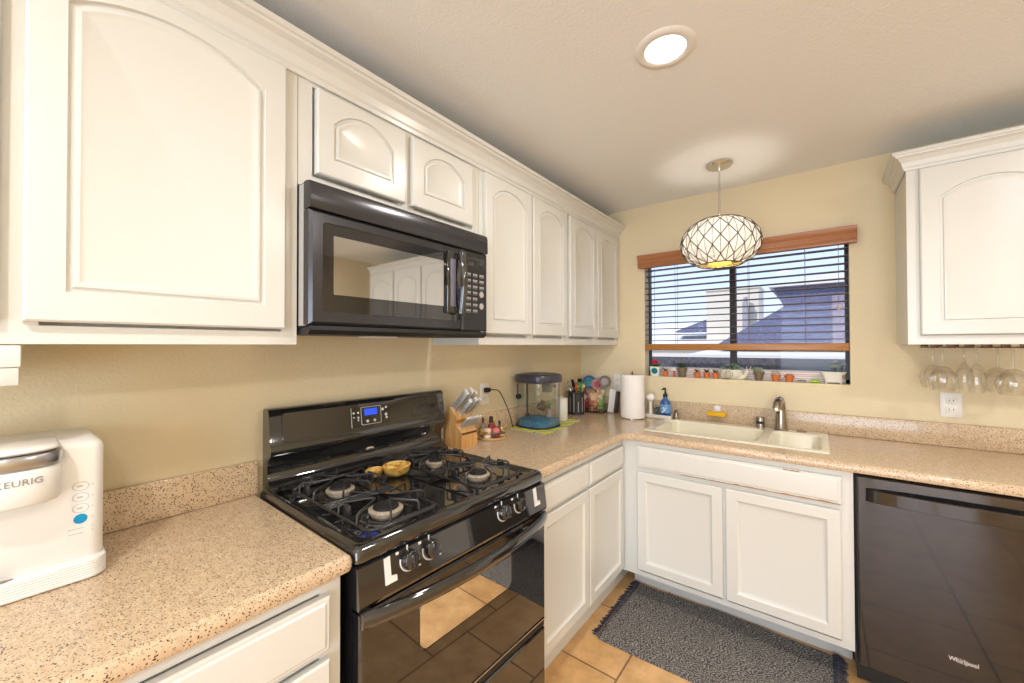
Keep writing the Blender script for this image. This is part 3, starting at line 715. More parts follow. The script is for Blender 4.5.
# spoon rest at rear centre of cooktop
YC = mat('amber_ceramic', (.62, .33, .05), .3, coat=.5); v = coords(YC)
link(YC, ramp(YC, noise(YC, v, 45, 4), [(.35, (.42, .17, .02)), (.55, (.78, .50, .12)), (.75, (.85, .68, .30))]), bsdf(YC).inputs['Base Color'])
t = thing('spoon_rest', (.24, -1.875, .9065), 'amber glazed spoon rest at rear centre of the black cooktop', 'spoon rest')
b = B(); prof = [(.016, 0), (.032, .004), (.044, .018), (.050, .040), (.046, .042), (.039, .022), (.026, .010), (.001, .008)]
b.lathe(prof, (.262, -1.852, .9066), 36, sx=.95, sy=1.05); obj('bowl', b, YC, t, 60)
b = B(); b.lathe([(.012, 0), (.024, .006), (.030, .030), (.026, .032), (.018, .012), (.001, .009)], (.222, -1.918, .909), 28, sx=.85, sy=1.15); obj('handle_rest', b, YC, t, 60)
b = B()
for i in range(9): a = i*.7; b.ball((.262+.024*math.cos(a), -1.852+.026*math.sin(a), .942), .012, (1, 1.3, .6), 2)
for i in range(4): b.ball((.222+.012*math.cos(i*1.6), -1.918+.014*math.sin(i*1.6), .936), .010, (1, 1.2, .6), 2)
obj('glaze_ridges', b, YC, t, 60)

# ------------------------------------------------------------------ dishwasher
t = thing('dishwasher', (1.903, -.3, 0), 'black dishwasher under the countertop right of the sink', 'dishwasher')
obj('tub', B().box(1.601, 2.206, -.595, -.03, .06, .862), MATTEBLACK, t, 0)
b = B(); panel_slab(b, .594, .752, .040, None, None, FY(-.5955, 1.606, .108), .005); dd = obj('door', b, DWBLACK, t, 30)
obj('toe_panel', B().box(1.604, 2.203, -.56, -.55, .008, .102), MATTEBLACK, t, 0)
hp = B(); L = []; n = 26
for i in range(n+1):
    f = i/n; x = 1.632+.542*f; s_ = math.sin(PI*f); y = -.6365-.034*s_**.6; zt, zb = .816, .765
    L.append([(x, y, zb), (x, y-.006, zb+.003), (x, y-.006, zt-.003), (x, y, zt), (x, y+.006 if False else y+.004, zt), (x, y+.004, zb)])
hp.loops(L); obj('handle', hp, DWBLACK, dd, 50)
text3d('lettering', 'Whirlpool', .022, MY(1.888, -.6362, .253), mat('nickel_lettering', (.78, .70, .66), .35), dd, sx=.80)
obj('logo_ring', B().tube([(1.886+.017*math.cos(2*PI*k/28)*(1+.1*math.sin(2*PI*k/28)), -.6362, .2535+.0085*math.sin(2*PI*k/28)) for k in range(28)], .00025, 5, True), bpy.data.materials['nickel_lettering'], dd)

# ------------------------------------------------------------------ lights in the ceiling
def downlight(x, y, power, label, lit=3.5):
    t = thing('recessed_light', (x, y, H), label, 'light', 'round recessed ceiling lights')
    obj('trim_ring', B().lathe([(.094, 0), (.090, -.006), (.066, -.008), (.060, .0), (.060, -.001)][:4]+[(.062, -.0005)], (x, y, H), 48, caps=False), WPLASTIC, t, 60)
    L = bpy.data.materials.get('lit_lens') or mat('lit_lens', (1, 1, 1), .5, emis=(1, .97, .90), es=lit)
    obj('lens', B().lathe([(.062, -.0055), (.04, -.0065), (.001, -.007)], (x, y, H), 40), L, t, 60)
    d = bpy.data.lights.new('downlight_lamp', 'AREA'); d.shape = 'DISK'; d.size = .12; d.energy = power; d.color = (1, .95, .88)
    lo = bpy.data.objects.new('downlight_lamp', d); COL.objects.link(lo); lo.parent = t; lo.location = (0, 0, -.012)
    return t
downlight(1.104, -1.425, P_CAN, 'round white recessed ceiling light, lit, in view above the range')
downlight(2.55, -1.425, P_CAN_ADDED*.8, 'round white recessed ceiling light added right of the camera, out of view')  # this and the next two are unseen lamps added as fill
downlight(1.104, -3.30, P_CAN_ADDED, 'round white recessed ceiling light added unseen behind the camera on the left')
downlight(2.55, -3.30, P_CAN_ADDED, 'round white recessed ceiling light added unseen behind the camera on the right')

# ------------------------------------------------------------------ pendant lamp
px, py = 1.077, -.402
t = thing('pendant_lamp', (px, py, H), 'white geometric glass globe pendant hanging before the window', 'lamp')
obj('canopy', B().lathe([(.066, 0), (.066, -.010), (.060, -.016), (.012, -.020)], (px, py, H), 40), CHROME, t, 40)
obj('rod', B().cyl((px, py, 2.04), .0055, .306, 12), CHROME, t)
SP = [(.106, 1.812), (.154, 1.840), (.186, 1.884), (.1945, 1.928), (.182, 1.976), (.148, 2.020), (.104, 2.045)]
NP = 16
def shp(i, k, off=0):
    r, z = SP[k]; a = 2*PI*(i+(.5 if k % 2 else 0))/NP; r += off; return Vector((px+r*math.cos(a), py+r*math.sin(a), z))
def shade_mat(name, col, tr):
    M = bpy.data.materials.new(name); M.use_nodes = True; n = M.node_tree.nodes; n.clear(); o = n.new('ShaderNodeOutputMaterial'); d = n.new('ShaderNodeBsdfDiffuse'); t_ = n.new('ShaderNodeBsdfTranslucent'); x = n.new('ShaderNodeMixShader')
    d.inputs[0].default_value = (*col, 1); t_.inputs[0].default_value = (*col, 1); x.inputs[0].default_value = tr
    L_ = M.node_tree.links.new; L_(d.outputs[0], x.inputs[1]); L_(t_.outputs[0], x.inputs[2]); L_(x.outputs[0], o.inputs[0]); return M
GLS = shade_mat('white_art_glass', (.90, .87, .82), .20)
AMB = shade_mat('amber_glow', (.93, .68, .16), .45)  # amber holds the warm lit look of the shade interior
def shade(off):
    tt = bmesh.new(); rings = [[tt.verts.new(shp(i, k, off)) for i in range(NP)] for k in range(7)]
    for k in range(6):
        a, c = rings[k], rings[k+1]
        for i in range(NP):
            j = (i+1) % NP
            if k % 2 == 0: tt.faces.new((a[i], a[j], c[i])); tt.faces.new((a[j], c[j], c[i]))
            else: tt.faces.new((a[i], c[j], c[i])); tt.faces.new((a[i], a[j], c[j]))
    bmesh.ops.recalc_face_normals(tt, faces=tt.faces); b = B(); b.join(tt); return b
obj('shade', shade(0), GLS, t, 0)
obj('amber_glow_disc', B().lathe([(.103, 1.8165), (.060, 1.822), (.001, 1.824)], (px, py, 0), 32, caps=False), AMB, t, 40, label='added amber disc in the shade bottom, coloured like its lit inside')  # added disc, interior glow of the lamp put into its colour
b = B(); thin = B()
for k in range(7):
    for i in range(NP):
        p = shp(i, k, .001)
        if k < 6:
            q = [shp(i, k+1, .001), shp((i+1) % NP, k+1, .001)] if k % 2 else [shp(i, k+1, .001), shp((i-1) % NP, k+1, .001)]
            for x_ in q: b.tube([p, x_], .0024, 5)
        if k + 2 < 7: 
            # thin vertical line through every second diamond
            q2 = shp(i, k+2, .001); mid = (p+q2)/2; r_ = Vector((mid.x-px, mid.y-py, 0)); 
            rm = SP[k+1][0]*math.cos(PI/NP)+.001; mid = Vector((px, py, SP[k+1][1]))+r_.normalized()*rm
            thin.tube([p, mid, q2], .0013, 5)
for k in (0, 6): b.tube([shp(i, k, .001) for i in range(NP)], .003, 6, True)
for i in range(NP):
    a = 2*PI*i/NP; a2 = a+PI/NP; p = Vector((px+.105*math.cos(a), py+.105*math.sin(a), 1.8145)); q = Vector((px+.055*math.cos(a2), py+.055*math.sin(a2), 1.8200)); a3 = a+2*PI/NP
    thin.tube([p, q], .0013, 5); thin.tube([q, Vector((px+.105*math.cos(a3), py+.105*math.sin(a3), 1.8145))], .0013, 5)
obj('leading', b, mat('lead_came', (.06, .045, .035), .5), t, 40); obj('thin_leading', thin, bpy.data.materials['lead_came'], t, 40)
b = B()
for k in range(3): a = 2*PI*k/3; b.tube([(px, py, 2.048), (px+.103*math.cos(a), py+.103*math.sin(a), 2.044)], .003, 8)
b.cyl((px, py, 2.040), .014, .016, 16); obj('shade_spider', b, CHROME, t)
b = B().lathe([(.014, 1.93), (.016, 1.97), (.016, 2.05)], (px, py, 0), 16); obj('bulb_socket', b, WPLASTIC, t)
obj('bulb', B().ball((px, py, 1.915), .028, sub=2), mat('lit_bulb', (1, 1, 1), .5, emis=(1, .75, .4), es=4), t, 60)
pl = bpy.data.lights.new('pendant_lamp_light', 'POINT'); pl.energy = P_PEND; pl.color = (1, .90, .78); pl.shadow_soft_size = .03
lo = bpy.data.objects.new('pendant_lamp_light', pl); COL.objects.link(lo); lo.parent = t; lo.location = (0, 0, 1.915-H)

# ------------------------------------------------------------------ blinds
t = thing('window_blind', (1.075, 0, WB), 'wooden slatted window blind lowered over most of the window', 'blind')
vp = [(-.004, 1.916), (-.048, 1.916), (-.050, 1.930), (-.056, 1.938), (-.054, 1.965), (-.060, 1.975), (-.068, 1.994), (-.068, 2.0), (-.004, 2.0)]
obj('valance', B().prism(vp, lambda p: (.503, p[0], p[1]), lambda p: (1.650, p[0], p[1])), BLINDWOOD, t, 30)
obj('head_rail', B().box(WL+.003, WR-.003, .004, .05, 1.94, 1.984), DARKFRAME, t, 0)
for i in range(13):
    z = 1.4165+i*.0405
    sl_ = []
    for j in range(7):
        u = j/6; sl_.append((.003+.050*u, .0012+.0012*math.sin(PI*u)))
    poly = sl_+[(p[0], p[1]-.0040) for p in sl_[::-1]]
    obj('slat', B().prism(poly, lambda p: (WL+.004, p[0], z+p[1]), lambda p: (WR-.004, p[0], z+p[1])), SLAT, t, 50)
obj('bottom_rail', B().box(WL+.002, WR-.002, .001, .053, 1.352, 1.394, .004), RAILWOOD, t)
CORD = mat('cord', (.20, .15, .14), .7)
for xx in (.735, 1.155, 1.43):
    for yy in (.0005, .0550): obj('ladder_cord', B().tube([(xx, yy, 1.39), (xx, yy, 1.95)], .0012, 5), CORD, t)
for xx in (.60, 1.575): obj('lift_cord', B().tube([(xx, -.002, 1.60 if xx > 1 else 1.392), (xx, -.002, 1.93)], .0013, 5), CORD, t)
obj('cord_tassel', B().lathe([(.003, .03), (.006, .012), (.007, 0)], (1.575, -.002, 1.572), 12), DISCWOOD, t)

# ------------------------------------------------------------------ outlets
def outlet(loc, face, label, sockets=True):
    t = thing('wall_outlet', loc, label, 'outlet'); x, y, z = loc
    def bx(w, h, d0, d1, dz=0, bev=.001, dw=0):
        if face == 'y': return B().box(x-w/2+dw, x+w/2+dw, y-d1, y-d0, z-h/2+dz, z+h/2+dz, bev)
        return B().box(x+d0, x+d1, y-w/2+dw, y+w/2+dw, z-h/2+dz, z+h/2+dz, bev)
    obj('cover_plate', bx(.072, .115, .0005, .006, bev=.002), WPLASTIC, t)
    for dz in (-.021, .021):
        s_ = obj('socket', bx(.036, .030, .006, .009, dz, .002), WCER, t)
        for dw in (-.007, .007): obj('slot', bx(.0025, .008, .009, .0095, dz, 0, dw), MATTEBLACK, s_)
    return t
outlet((.337, 0, 1.116), 'y', 'white outlet on the window wall behind the paper towels')
outlet((1.978, 0, 1.100), 'y', 'white outlet on the wall under the hanging wine glasses')
outlet((WX, -1.120, 1.120), 'x', 'white outlet on the left wall behind the knife block')
# plug with cord to aquarium
t = thing('power_cord', (WX+.01, -1.12, 1.14), 'black plug and cord running down to the fish tank', 'cord')
obj('plug', B().box(WX+.0098, WX+.04, -1.134, -1.106, 1.13, 1.155, .005), MATTEBLACK, t)
cd = [(WX+.04, -1.12, 1.143), (WX+.06, -1.10, 1.144), (WX+.062, -1.06, 1.13), (WX+.055, -1.0, 1.06), (WX+.05, -.955, .99), (WX+.048, -.93, .93), (WX+.046, -.918, .9135), (WX+.042, -.908, .912)]
def smooth_path(p, k=6):
    p = [Vector(q) for q in p]; o = []
    for i in range(len(p)-1):
        a = p[i-1] if i else p[i]; b_, c = p[i], p[i+1]; d = p[i+2] if i+2 < len(p) else c
        for j in range(k):
            s_ = j/k; o.append(.5*((2*b_)+(c-a)*s_+(2*a-5*b_+4*c-d)*s_*s_+(3*b_-a-3*c+d)*s_**3))
    return o+[p[-1]]
obj('cable', B().tube(smooth_path(cd), .003, 8), MATTEBLACK, t, 60)

# ------------------------------------------------------------------ coffee maker
t = thing('coffee_maker', (.18, -2.72, .905), 'white single-cup coffee maker with silver lid at left edge', 'coffee maker')
ya, yb = -2.835, -2.609; ym = -2.737
b = B(); o = rrect(.060, .288, ya, yb, .022, 6)
b.loops([[(p[0], p[1], z) for p in inset(o, i_)] for i_, z in ((.002, .9465), (0, .95), (.0, 1.172), (.004, 1.181), (.012, 1.186))]); bd = obj('body', b, WPLASTIC, t, 50)
b = B(); o = rrect(.050, .306, ya-.006, yb+.004, .030, 8); Ls = [(.003, .9062), (0, .909)]
for i in range(6): z = .913+i*.0048; Ls += [(0, z), (.0013, z+.0015), (.0013, z+.003), (0, z+.0042)]
Ls += [(.002, .944), (.008, .9465)]
b.loops([[(p[0], p[1], z) for p in inset(o, i_)] for i_, z in Ls]); bs = obj('base', b, WPLASTIC, t, 30)
obj('drip_slot', B().lathe([(.016, 0), (.015, .001)], (.296, -2.745, .9467), 20, sx=.35, sy=1), STEEL, bs)
# brew head: rounded front shell
def head(r, x1, z0, z1, bev=.004):
    o = []
    for i in range(25):
        a = -PI/2+PI*i/24; o.append((.29+(x1-.29)*abs(math.cos(a))**.62, ym+r*math.sin(a)))
    o = [(.20, ym-r)]+o+[(.20, ym+r)]
    b = B(); b.loops([[(p[0], p[1], z) for p in inset(o, i_)] for i_, z in ((bev, z0), (0, z0+bev), (0, z1-bev), (bev, z1))]); return b
obj('brew_head', head(.066, .346, 1.088, 1.157), WPLASTIC, bd, 50)
obj('lid_band', head(.067, .348, 1.1575, 1.182, .002), mat('silver_band', (.50, .50, .52), .28, metal=1), bd, 50, label='silver band around the lid')
obj('lid', head(.064, .343, 1.1825, 1.194, .005), WPLASTIC, bd, 50)
def bend(c):
    y = ym+.012+c.x*.92; s_ = max(-1, min(1, (y-ym)/.068)); cs = math.sqrt(max(0, 1-s_*s_)); return (.29+.056*cs**.62+.0002+c.z, y, 1.134+c.y)
text3d('lettering', 'KEURIG', .0165, None, mat('grey_lettering', (.28, .28, .28), .4), bd, ext=.0007, bend=bend, sx=1.12)
CB = mat('button_ring', (.45, .46, .47), .4)
for i, z in enumerate((1.107, 1.0845, 1.062)):
    pts = [(.2885, -2.644+.0115*math.cos(2*PI*k/24), z-.012+.0088*math.sin(2*PI*k/24)) for k in range(24)]
    obj('button', B().tube(pts, .0005, 5, True).box(.2882, .2887, -2.649, -2.641, z-.0135, z-.0105), CB, bd)
obj('button', B().lathe([(.0100, 0), (.0094, .0012)], (.2882, -2.644, 1.028), 20, (1, 0, 0)), mat('blue_button', (.0, .26, .50), .3), bd, label='bright blue round button')
b = B()
for z in (1.095, 1.0725, 1.050, 1.028, 1.010, 1.000): b.lathe([(.0012, 0), (.001, .0005)], (.2882, -2.627, z), 8, (1, 0, 0))
for z in (1.009, .999): b.box(.2882, .2885, -2.662, -2.640, z-.0007, z+.0007)
obj('indicator_marks', b, CB, bd)

# ------------------------------------------------------------------ rug
RUG = mat('woven_rug', (.2, .2, .22), .95)
g = N(RUG, 'NewGeometry'); sp = N(RUG, 'SeparateXYZ'); link(RUG, g.outputs['Position'], sp.inputs[0])
def mth(op, a, b_=None):
    n = N(RUG, 'Math', operation=op)
    for i, q in enumerate((a, b_)):
        if q is None: continue
        if isinstance(q, (int, float)): n.inputs[i].default_value = q
        else: link(RUG, q, n.inputs[i])
    return n.outputs[0]
tri = mth('PINGPONG', mth('MULTIPLY', sp.outputs[0], 34), .5)
zz = mth('FRACT', mth('ADD', mth('MULTIPLY', sp.outputs[1], 85), mth('ADD', mth('MULTIPLY', tri, 1.6), mth('MULTIPLY', noise(RUG, coords(RUG), 70, 2), 2.2))))
tri2 = mth('PINGPONG', mth('MULTIPLY', sp.outputs[1], 27), .5)
z2 = mth('FRACT', mth('ADD', mth('MULTIPLY', sp.outputs[0], 70), mth('ADD', mth('MULTIPLY', tri2, 1.8), mth('MULTIPLY', noise(RUG, coords(RUG), 65, 2), 2.2))))
nz1 = noise(RUG, coords(RUG), 240, 2); nz2 = noise(RUG, coords(RUG), 26, 2)
sel = mth('GREATER_THAN', nz2, .5)
wv = mixc(RUG, sel, ramp(RUG, zz, [(0, (0, 0, 0)), (.5, (0, 0, 0)), (.62, (1, 1, 1)), (.9, (1, 1, 1)), (1, (0, 0, 0))]), ramp(RUG, z2, [(0, (0, 0, 0)), (.5, (0, 0, 0)), (.62, (1, 1, 1)), (.9, (1, 1, 1)), (1, (0, 0, 0))]))
wvb = N(RUG, 'RGBToBW'); link(RUG, wv, wvb.inputs[0])
fac = mth('MULTIPLY', mth('ADD', wvb.outputs[0], mth('MULTIPLY', nz1, .5)), .66)
link(RUG, ramp(RUG, fac, [(.10, (.05, .052, .062)), (.4, (.14, .138, .14)), (.85, (.32, .295, .265))]), bsdf(RUG).inputs['Base Color']); bump(RUG, fac, .6, .003)
FR = mat('navy_fringe', (.045, .052, .08), .95)
t = thing('rug', (1.1, -.72, 0), 'grey woven kitchen rug with navy fringed ends on tiled floor', 'rug')
rx0_, rx1_, ry0_, ry1_ = .655, 1.532, -1.005, -.462
tt = bmesh.new(); nx, ny = 60, 36; gv = []
def rz(x, y): return .0065+.0022*math.sin(x*9+y*5)+.0015*math.sin(y*17-x*4)+.0012*math.sin(x*31)
def ryw(x, y): return y+.006*math.sin(x*7)*(1 if y < -.7 else .6)
for k, base_ in ((0, 0), (1, 1)):
    gv.append([[tt.verts.new((rx0_+(rx1_-rx0_)*i/nx, ryw(rx0_+(rx1_-rx0_)*i/nx, ry0_+(ry1_-ry0_)*j/ny), max(.004, rz(rx0_+(rx1_-rx0_)*i/nx, ry0_+(ry1_-ry0_)*j/ny)) if k else .0008)) for j in range(ny+1)] for i in range(nx+1)])
for i in range(nx):
    for j in range(ny):
        for k in (0, 1): tt.faces.new((gv[k][i][j], gv[k][i+1][j], gv[k][i+1][j+1], gv[k][i][j+1]))
for i in range(nx):
    for j in (0, ny): tt.faces.new((gv[0][i][j], gv[0][i+1][j], gv[1][i+1][j], gv[1][i][j]))
for j in range(ny):
    for i in (0, nx): tt.faces.new((gv[0][i][j], gv[0][i][j+1], gv[1][i][j+1], gv[1][i][j]))
bmesh.ops.recalc_face_normals(tt, faces=tt.faces); b = B(); b.join(tt); obj('woven_body', b, RUG, t, 40)
for xe, s_ in ((rx0_, -1), (rx1_, 1)):
    b = B()
    for i in range(38):
        y = ry0_+.006+(ry1_-ry0_-.012)*i/37; d = .010*(random.random()-.5); ln = .034+.012*random.random()
        b.tube([(xe-s_*.006, ryw(xe, y), .008), (xe+s_*.012, y+d*.3, .0125), (xe+s_*ln*.6, y+d*.7, .008), (xe+s_*ln, y+d+.004*random.random(), .0045)], [.0040, .0034, .0040, .0022], 6)
    obj('fringe', b, FR, t, 60)

# ------------------------------------------------------------------ fish tank area
MATM = mat('striped_mat', (.7, .7, .2), .8); v = coords(MATM, (1, 1, 1), (0, 0, .5)); sp_ = N(MATM, 'SeparateXYZ'); link(MATM, v, sp_.inputs[0])
mlt = N(MATM, 'Math', operation='MULTIPLY'); mlt.inputs[1].default_value = 14; link(MATM, sp_.outputs[0], mlt.inputs[0]); fr_ = N(MATM, 'Math', operation='FRACT'); link(MATM, mlt.outputs[0], fr_.inputs[0])
link(MATM, ramp(MATM, fr_.outputs[0], [(0, (.72, .60, .03)), (.35, (.02, .22, .22)), (.5, (.65, .68, .55)), (.7, (.25, .50, .10)), (.85, (.80, .68, .08))], 'CONSTANT'), bsdf(MATM).inputs['Base Color'])
b = B().prism(inset([(.062, -.955), (.335, -.945), (.285, -.475), (.075, -.50)], 0), lambda p: (p[0], p[1], .9056), lambda p: (p[0], p[1], .9076))
solo('placemat', b, MATM, 'yellow, teal and green striped placemat under the fish tank', 'placemat', smooth=0)
ax_, ay_ = .163, -.775
t = thing('fish_tank', (ax_, ay_, .908), 'small round clear fish tank with black lid and blue gravel', 'fish tank')
def dshape(r, n=36):
    o = []
    for i in range(n):
        a = 2*PI*i/n; q = 1/((abs(math.cos(a))**3+abs(math.sin(a))**3)**(1/3)); q = min(q, 1.09); r_ = r*1.14; o.append((ax_+r_*q*math.cos(a), ay_+r_*q*math.sin(a)))
    return o
def stack(zs): return [[(p[0], p[1], z) for p in dshape(r)] for r, z in zs]
b = B(); b.loops(stack([(.100, .9085), (.103, .912), (.103, 1.172), (.1005, 1.172), (.1005, .915)])); obj('glass_bowl', b, GLASS, t, 60)
obj('base_band', B().loops(stack([(.1035, .9082), (.1045, .911), (.1045, .917), (.1036, .918)]), False, False), MATTEBLACK, t, 60)
GRV = mat('blue_gravel', (.02, .16, .36), .6); v = coords(GRV); 
link(GRV, ramp(GRV, noise(GRV, v, 140, 2), [(.35, (.0, .07, .20)), (.6, (.03, .25, .48))]), bsdf(GRV).inputs['Base Color']); bump(GRV, noise(GRV, v, 140, 2), .8, .004)
b = B(); b.loops(stack([(.0995, .9155), (.0995, .950), (.06, .958), (.01, .955)])); obj('gravel', b, GRV, t, 60)
b = B(); b.loops(stack([(.0992, .960), (.0992, 1.118)])); obj('water', b, WATER, t, 60)
TL = mat('tank_lid', (.035, .037, .055), .3, coat=.3)
b = B(); b.loops(stack([(.104, 1.166), (.111, 1.170), (.113, 1.186), (.113, 1.205), (.108, 1.214), (.085, 1.219)])); ld_ = obj('lid', b, TL, t, 50)
obj('lid_hatch', B().box(ax_-.03, ax_+.06, ay_-.05, ay_+.05, 1.219, 1.2225, .0015), mat('lid_grey', (.12, .12, .13), .4), ld_)
b = B(); b.prism([(-.030, 0), (.030, 0), (.022, -.055), (-.022, -.055)], lambda p: (ax_+.035, ay_+p[0]+.01, 1.165+p[1]), lambda p: (ax_+.075, ay_+p[0]+.01, 1.165+p[1])); obj('filter_box', b, mat('smoky_plastic', (.16, .16, .13), .2), t, 0)
b = B().tube([(ax_-.02, ay_-.088, 1.165), (ax_-.02, ay_-.088, .985)], .006, 10); b.ball((ax_-.02, ay_-.088, .985), .013); obj('heater', b, MATTEBLACK, t, 60)
b = B().cyl((ax_-.05, ay_-.119, 1.09), .015, .02, 16, (-.2, -1, 0)); b.tube([(ax_-.055, ay_-.134, 1.10), (ax_-.06, ay_-.128, 1.165)], .004); obj('suction_holder', b, MATTEBLACK, t, 60)
obj('carry_clip', B().box(ax_+.01, ax_+.035, ay_+.131, ay_+.155, 1.172, 1.186, .003).box(ax_+.01, ax_+.035, ay_+.1185, ay_+.145, 1.125, 1.145, .003), MATTEBLACK, t)
# fish
FISH = mat('brown_fish', (.10, .05, .02), .4); v = coords(FISH); link(FISH, ramp(FISH, noise(FISH, v, 120, 3), [(.4, (.035, .018, .008)), (.6, (.17, .09, .03))]), bsdf(FISH).inputs['Base Color'])
f = thing('fish', (ax_+.02, ay_+.012, 1.02), 'brown goldfish with tall fins swimming in the fish tank', 'fish')
c0 = Vector((ax_+.02, ay_+.012, 1.02)); dx = Vector((.78, .62, 0)).normalized(); wy = Vector((-dx.y, dx.x, 0))
prof = [(-.034, .003, .002), (-.030, .012, .007), (-.020, .020, .012), (-.004, .023, .014), (.012, .017, .010), (.022, .009, .005), (.028, .006, .003)]
b = B(); b.loops([[tuple(c0+dx*s_+wy*(w_*math.cos(a))+Vector((0, 0, h_*math.sin(a)))) for a in [2*PI*k/16 for k in range(16)]] for s_, h_, w_ in prof]); bo = obj('body', b, FISH, f, 80)
def fin(poly, name):
    b = B(); b.prism(poly, lambda p: tuple(c0+dx*p[0]+Vector((0, 0, p[1]))+wy*.0008), lambda p: tuple(c0+dx*p[0]+Vector((0, 0, p[1]))-wy*.0008)); obj(name, b, FISH, f, 0)
fin([(.024, .004), (.052, .026), (.046, .004), (.054, -.022), (.024, -.004)], 'tail_fin'); fin([(-.014, .018), (-.006, .044), (.004, .034), (.016, .030), (.014, .012)], 'dorsal_fin')
fin([(-.008, -.016), (.004, -.040), (.010, -.020), (.018, -.034), (.016, -.008)], 'belly_fin')
for s_ in (1, -1): obj('eye', B().ball(c0-dx*.026+wy*(s_*.0075)+Vector((0, 0, .004)), .003, sub=1), MATTEBLACK, bo)
t2 = thing('castle_ornament', (ax_+.035, ay_+.062, .96), 'small grey tank ornament with green top inside the fish tank', 'ornament')
obj('tower', B().lathe([(.022, 0), (.016, .02), (.015, .055), (.018, .065)], (ax_+.035, ay_+.062, .9575), 12), mat('ornament_stone', (.35, .30, .26), .8), t2)
obj('top', B().lathe([(.020, 0), (.018, .01), (.004, .022)], (ax_+.035, ay_+.062, 1.023), 12), mat('bright_green', (.02, .30, .07), .5), t2)

# canister, crock with tools, snacks and plates in the corner
t = thing('canister', (.185, -.545, .908), 'plain white canister standing right behind the fish tank', 'canister')
obj('body', B().lathe([(.036, 0), (.038, .003), (.038, .125), (.036, .128)], (.185, -.545, .908), 32), WCER, t)
obj('lid', B().lathe([(.039, 0), (.039, .010), (.03, .014), (.006, .015), (.006, .024)], (.185, -.545, 1.0362), 32), WCER, t)
cx, cy = .135, -.262
t = thing('utensil_crock', (cx, cy, .905), 'black ribbed utensil crock in the corner before the snacks', 'crock')
pr_ = []
for i in range(40):
    a = 2*PI*i/40; rr_ = .056+(.002 if i % 2 else 0); pr_.append((cx+rr_*math.cos(a), cy+rr_*math.sin(a)))
b = B(); b.loops([[(p[0], p[1], z) for p in inset(pr_, i_)] for i_, z in ((.004, .9055), (0, .91), (0, 1.045), (-.004, 1.052), (-.004, 1.062), (.003, 1.062), (.006, .93))]); obj('body', b, mat('black_crock', (.03, .032, .035), .35), t, 20)
b = B()
for i in range(10):
    a = -PI*.75+i*.18*PI/1.1; b.box(-.0004, .0004, -.0025, .0025, 0, .07+.03*(i % 3), M=Matrix.Translation((cx+.0595*math.cos(a), cy+.0595*math.sin(a), .925)) @ Matrix.Rotation(a, 4, 'Z'))
obj('print', b, mat('grey_print', (.45, .45, .45), .5), t, 0)
OR = mat('orange_plastic', (.42, .12, .03), .4); CY = mat('pinkred_plastic', (.6, .05, .08), .4)
uts = [('spatula', (.005, .006), (-.10, -.16), .155, MATTEBLACK, 'black slotted spatula standing in the utensil crock'), ('whisk', (-.010, -.002), (-.22, -.06), .15, CHROME, 'thin wire whisk leaning left in the utensil crock'),
       ('serving_spoon', (-.012, .020), (-.02, .04), .155, CY, 'red serving spoon in the utensil crock'), ('brush', (.022, -.010), (.05, .02), .145, bpy.data.materials['bright_green'], 'green bottle brush in the utensil crock'),
       ('wooden_spoon', (.008, .014), (.20, .12), .15, DISCWOOD, 'light wooden spoon in the utensil crock'), ('ladle', (.006, -.020), (.14, -.10), .15, OR, 'orange ladle in the utensil crock'),
       ('tongs', (0, .026), (.02, .10), .155, MATTEBLACK, 'black tongs at the back of the utensil crock')]#, .16), .155, MATTEBLACK, 'black tongs at the back of the utensil crock')]
for nm, (dx_, dy_), (lx, ly), ln, m_, lb in uts:
    t = thing(nm, (cx+dx_, cy+dy_, .94), lb, 'utensil', 'utensils in the black crock'); p0 = Vector((cx+dx_, cy+dy_, .94)); d = Vector((lx, ly, 1)).normalized(); p1 = p0+d*ln
    obj('handle', B().tube([p0, p1], .0045, 8), m_, t, 60)
    if nm == 'whisk':
        b = B()
        for k in range(4):
            a = k*PI/4; s_ = Vector((math.cos(a), math.sin(a), 0)); b.tube([p1, p1+d*.015+s_*.012, p1+d*.035+s_*.016, p1+d*.05, p1+d*.035-s_*.016, p1+d*.015-s_*.012, p1], .0012, 5)
        obj('wires', b, m_, t, 60)
    elif nm in ('spatula', 'tongs'):
        q = d.to_track_quat('Z', 'Y').to_matrix().to_4x4()
        obj('head', B().box(-.019, .019, -.002, .002, 0, .055, .0015, M=Matrix.Translation(p1) @ q), m_, t)
    elif nm == 'brush': obj('head', B().lathe([(.006, 0), (.016, .008), (.016, .035), (.008, .042)], p1, 14, d), m_, t)
    else: obj('head', B().ball(p1+d*.012, .0135, (1, .45, 1.15), M=Matrix.Rotation(.6, 4, 'Z')), m_, t, 60)
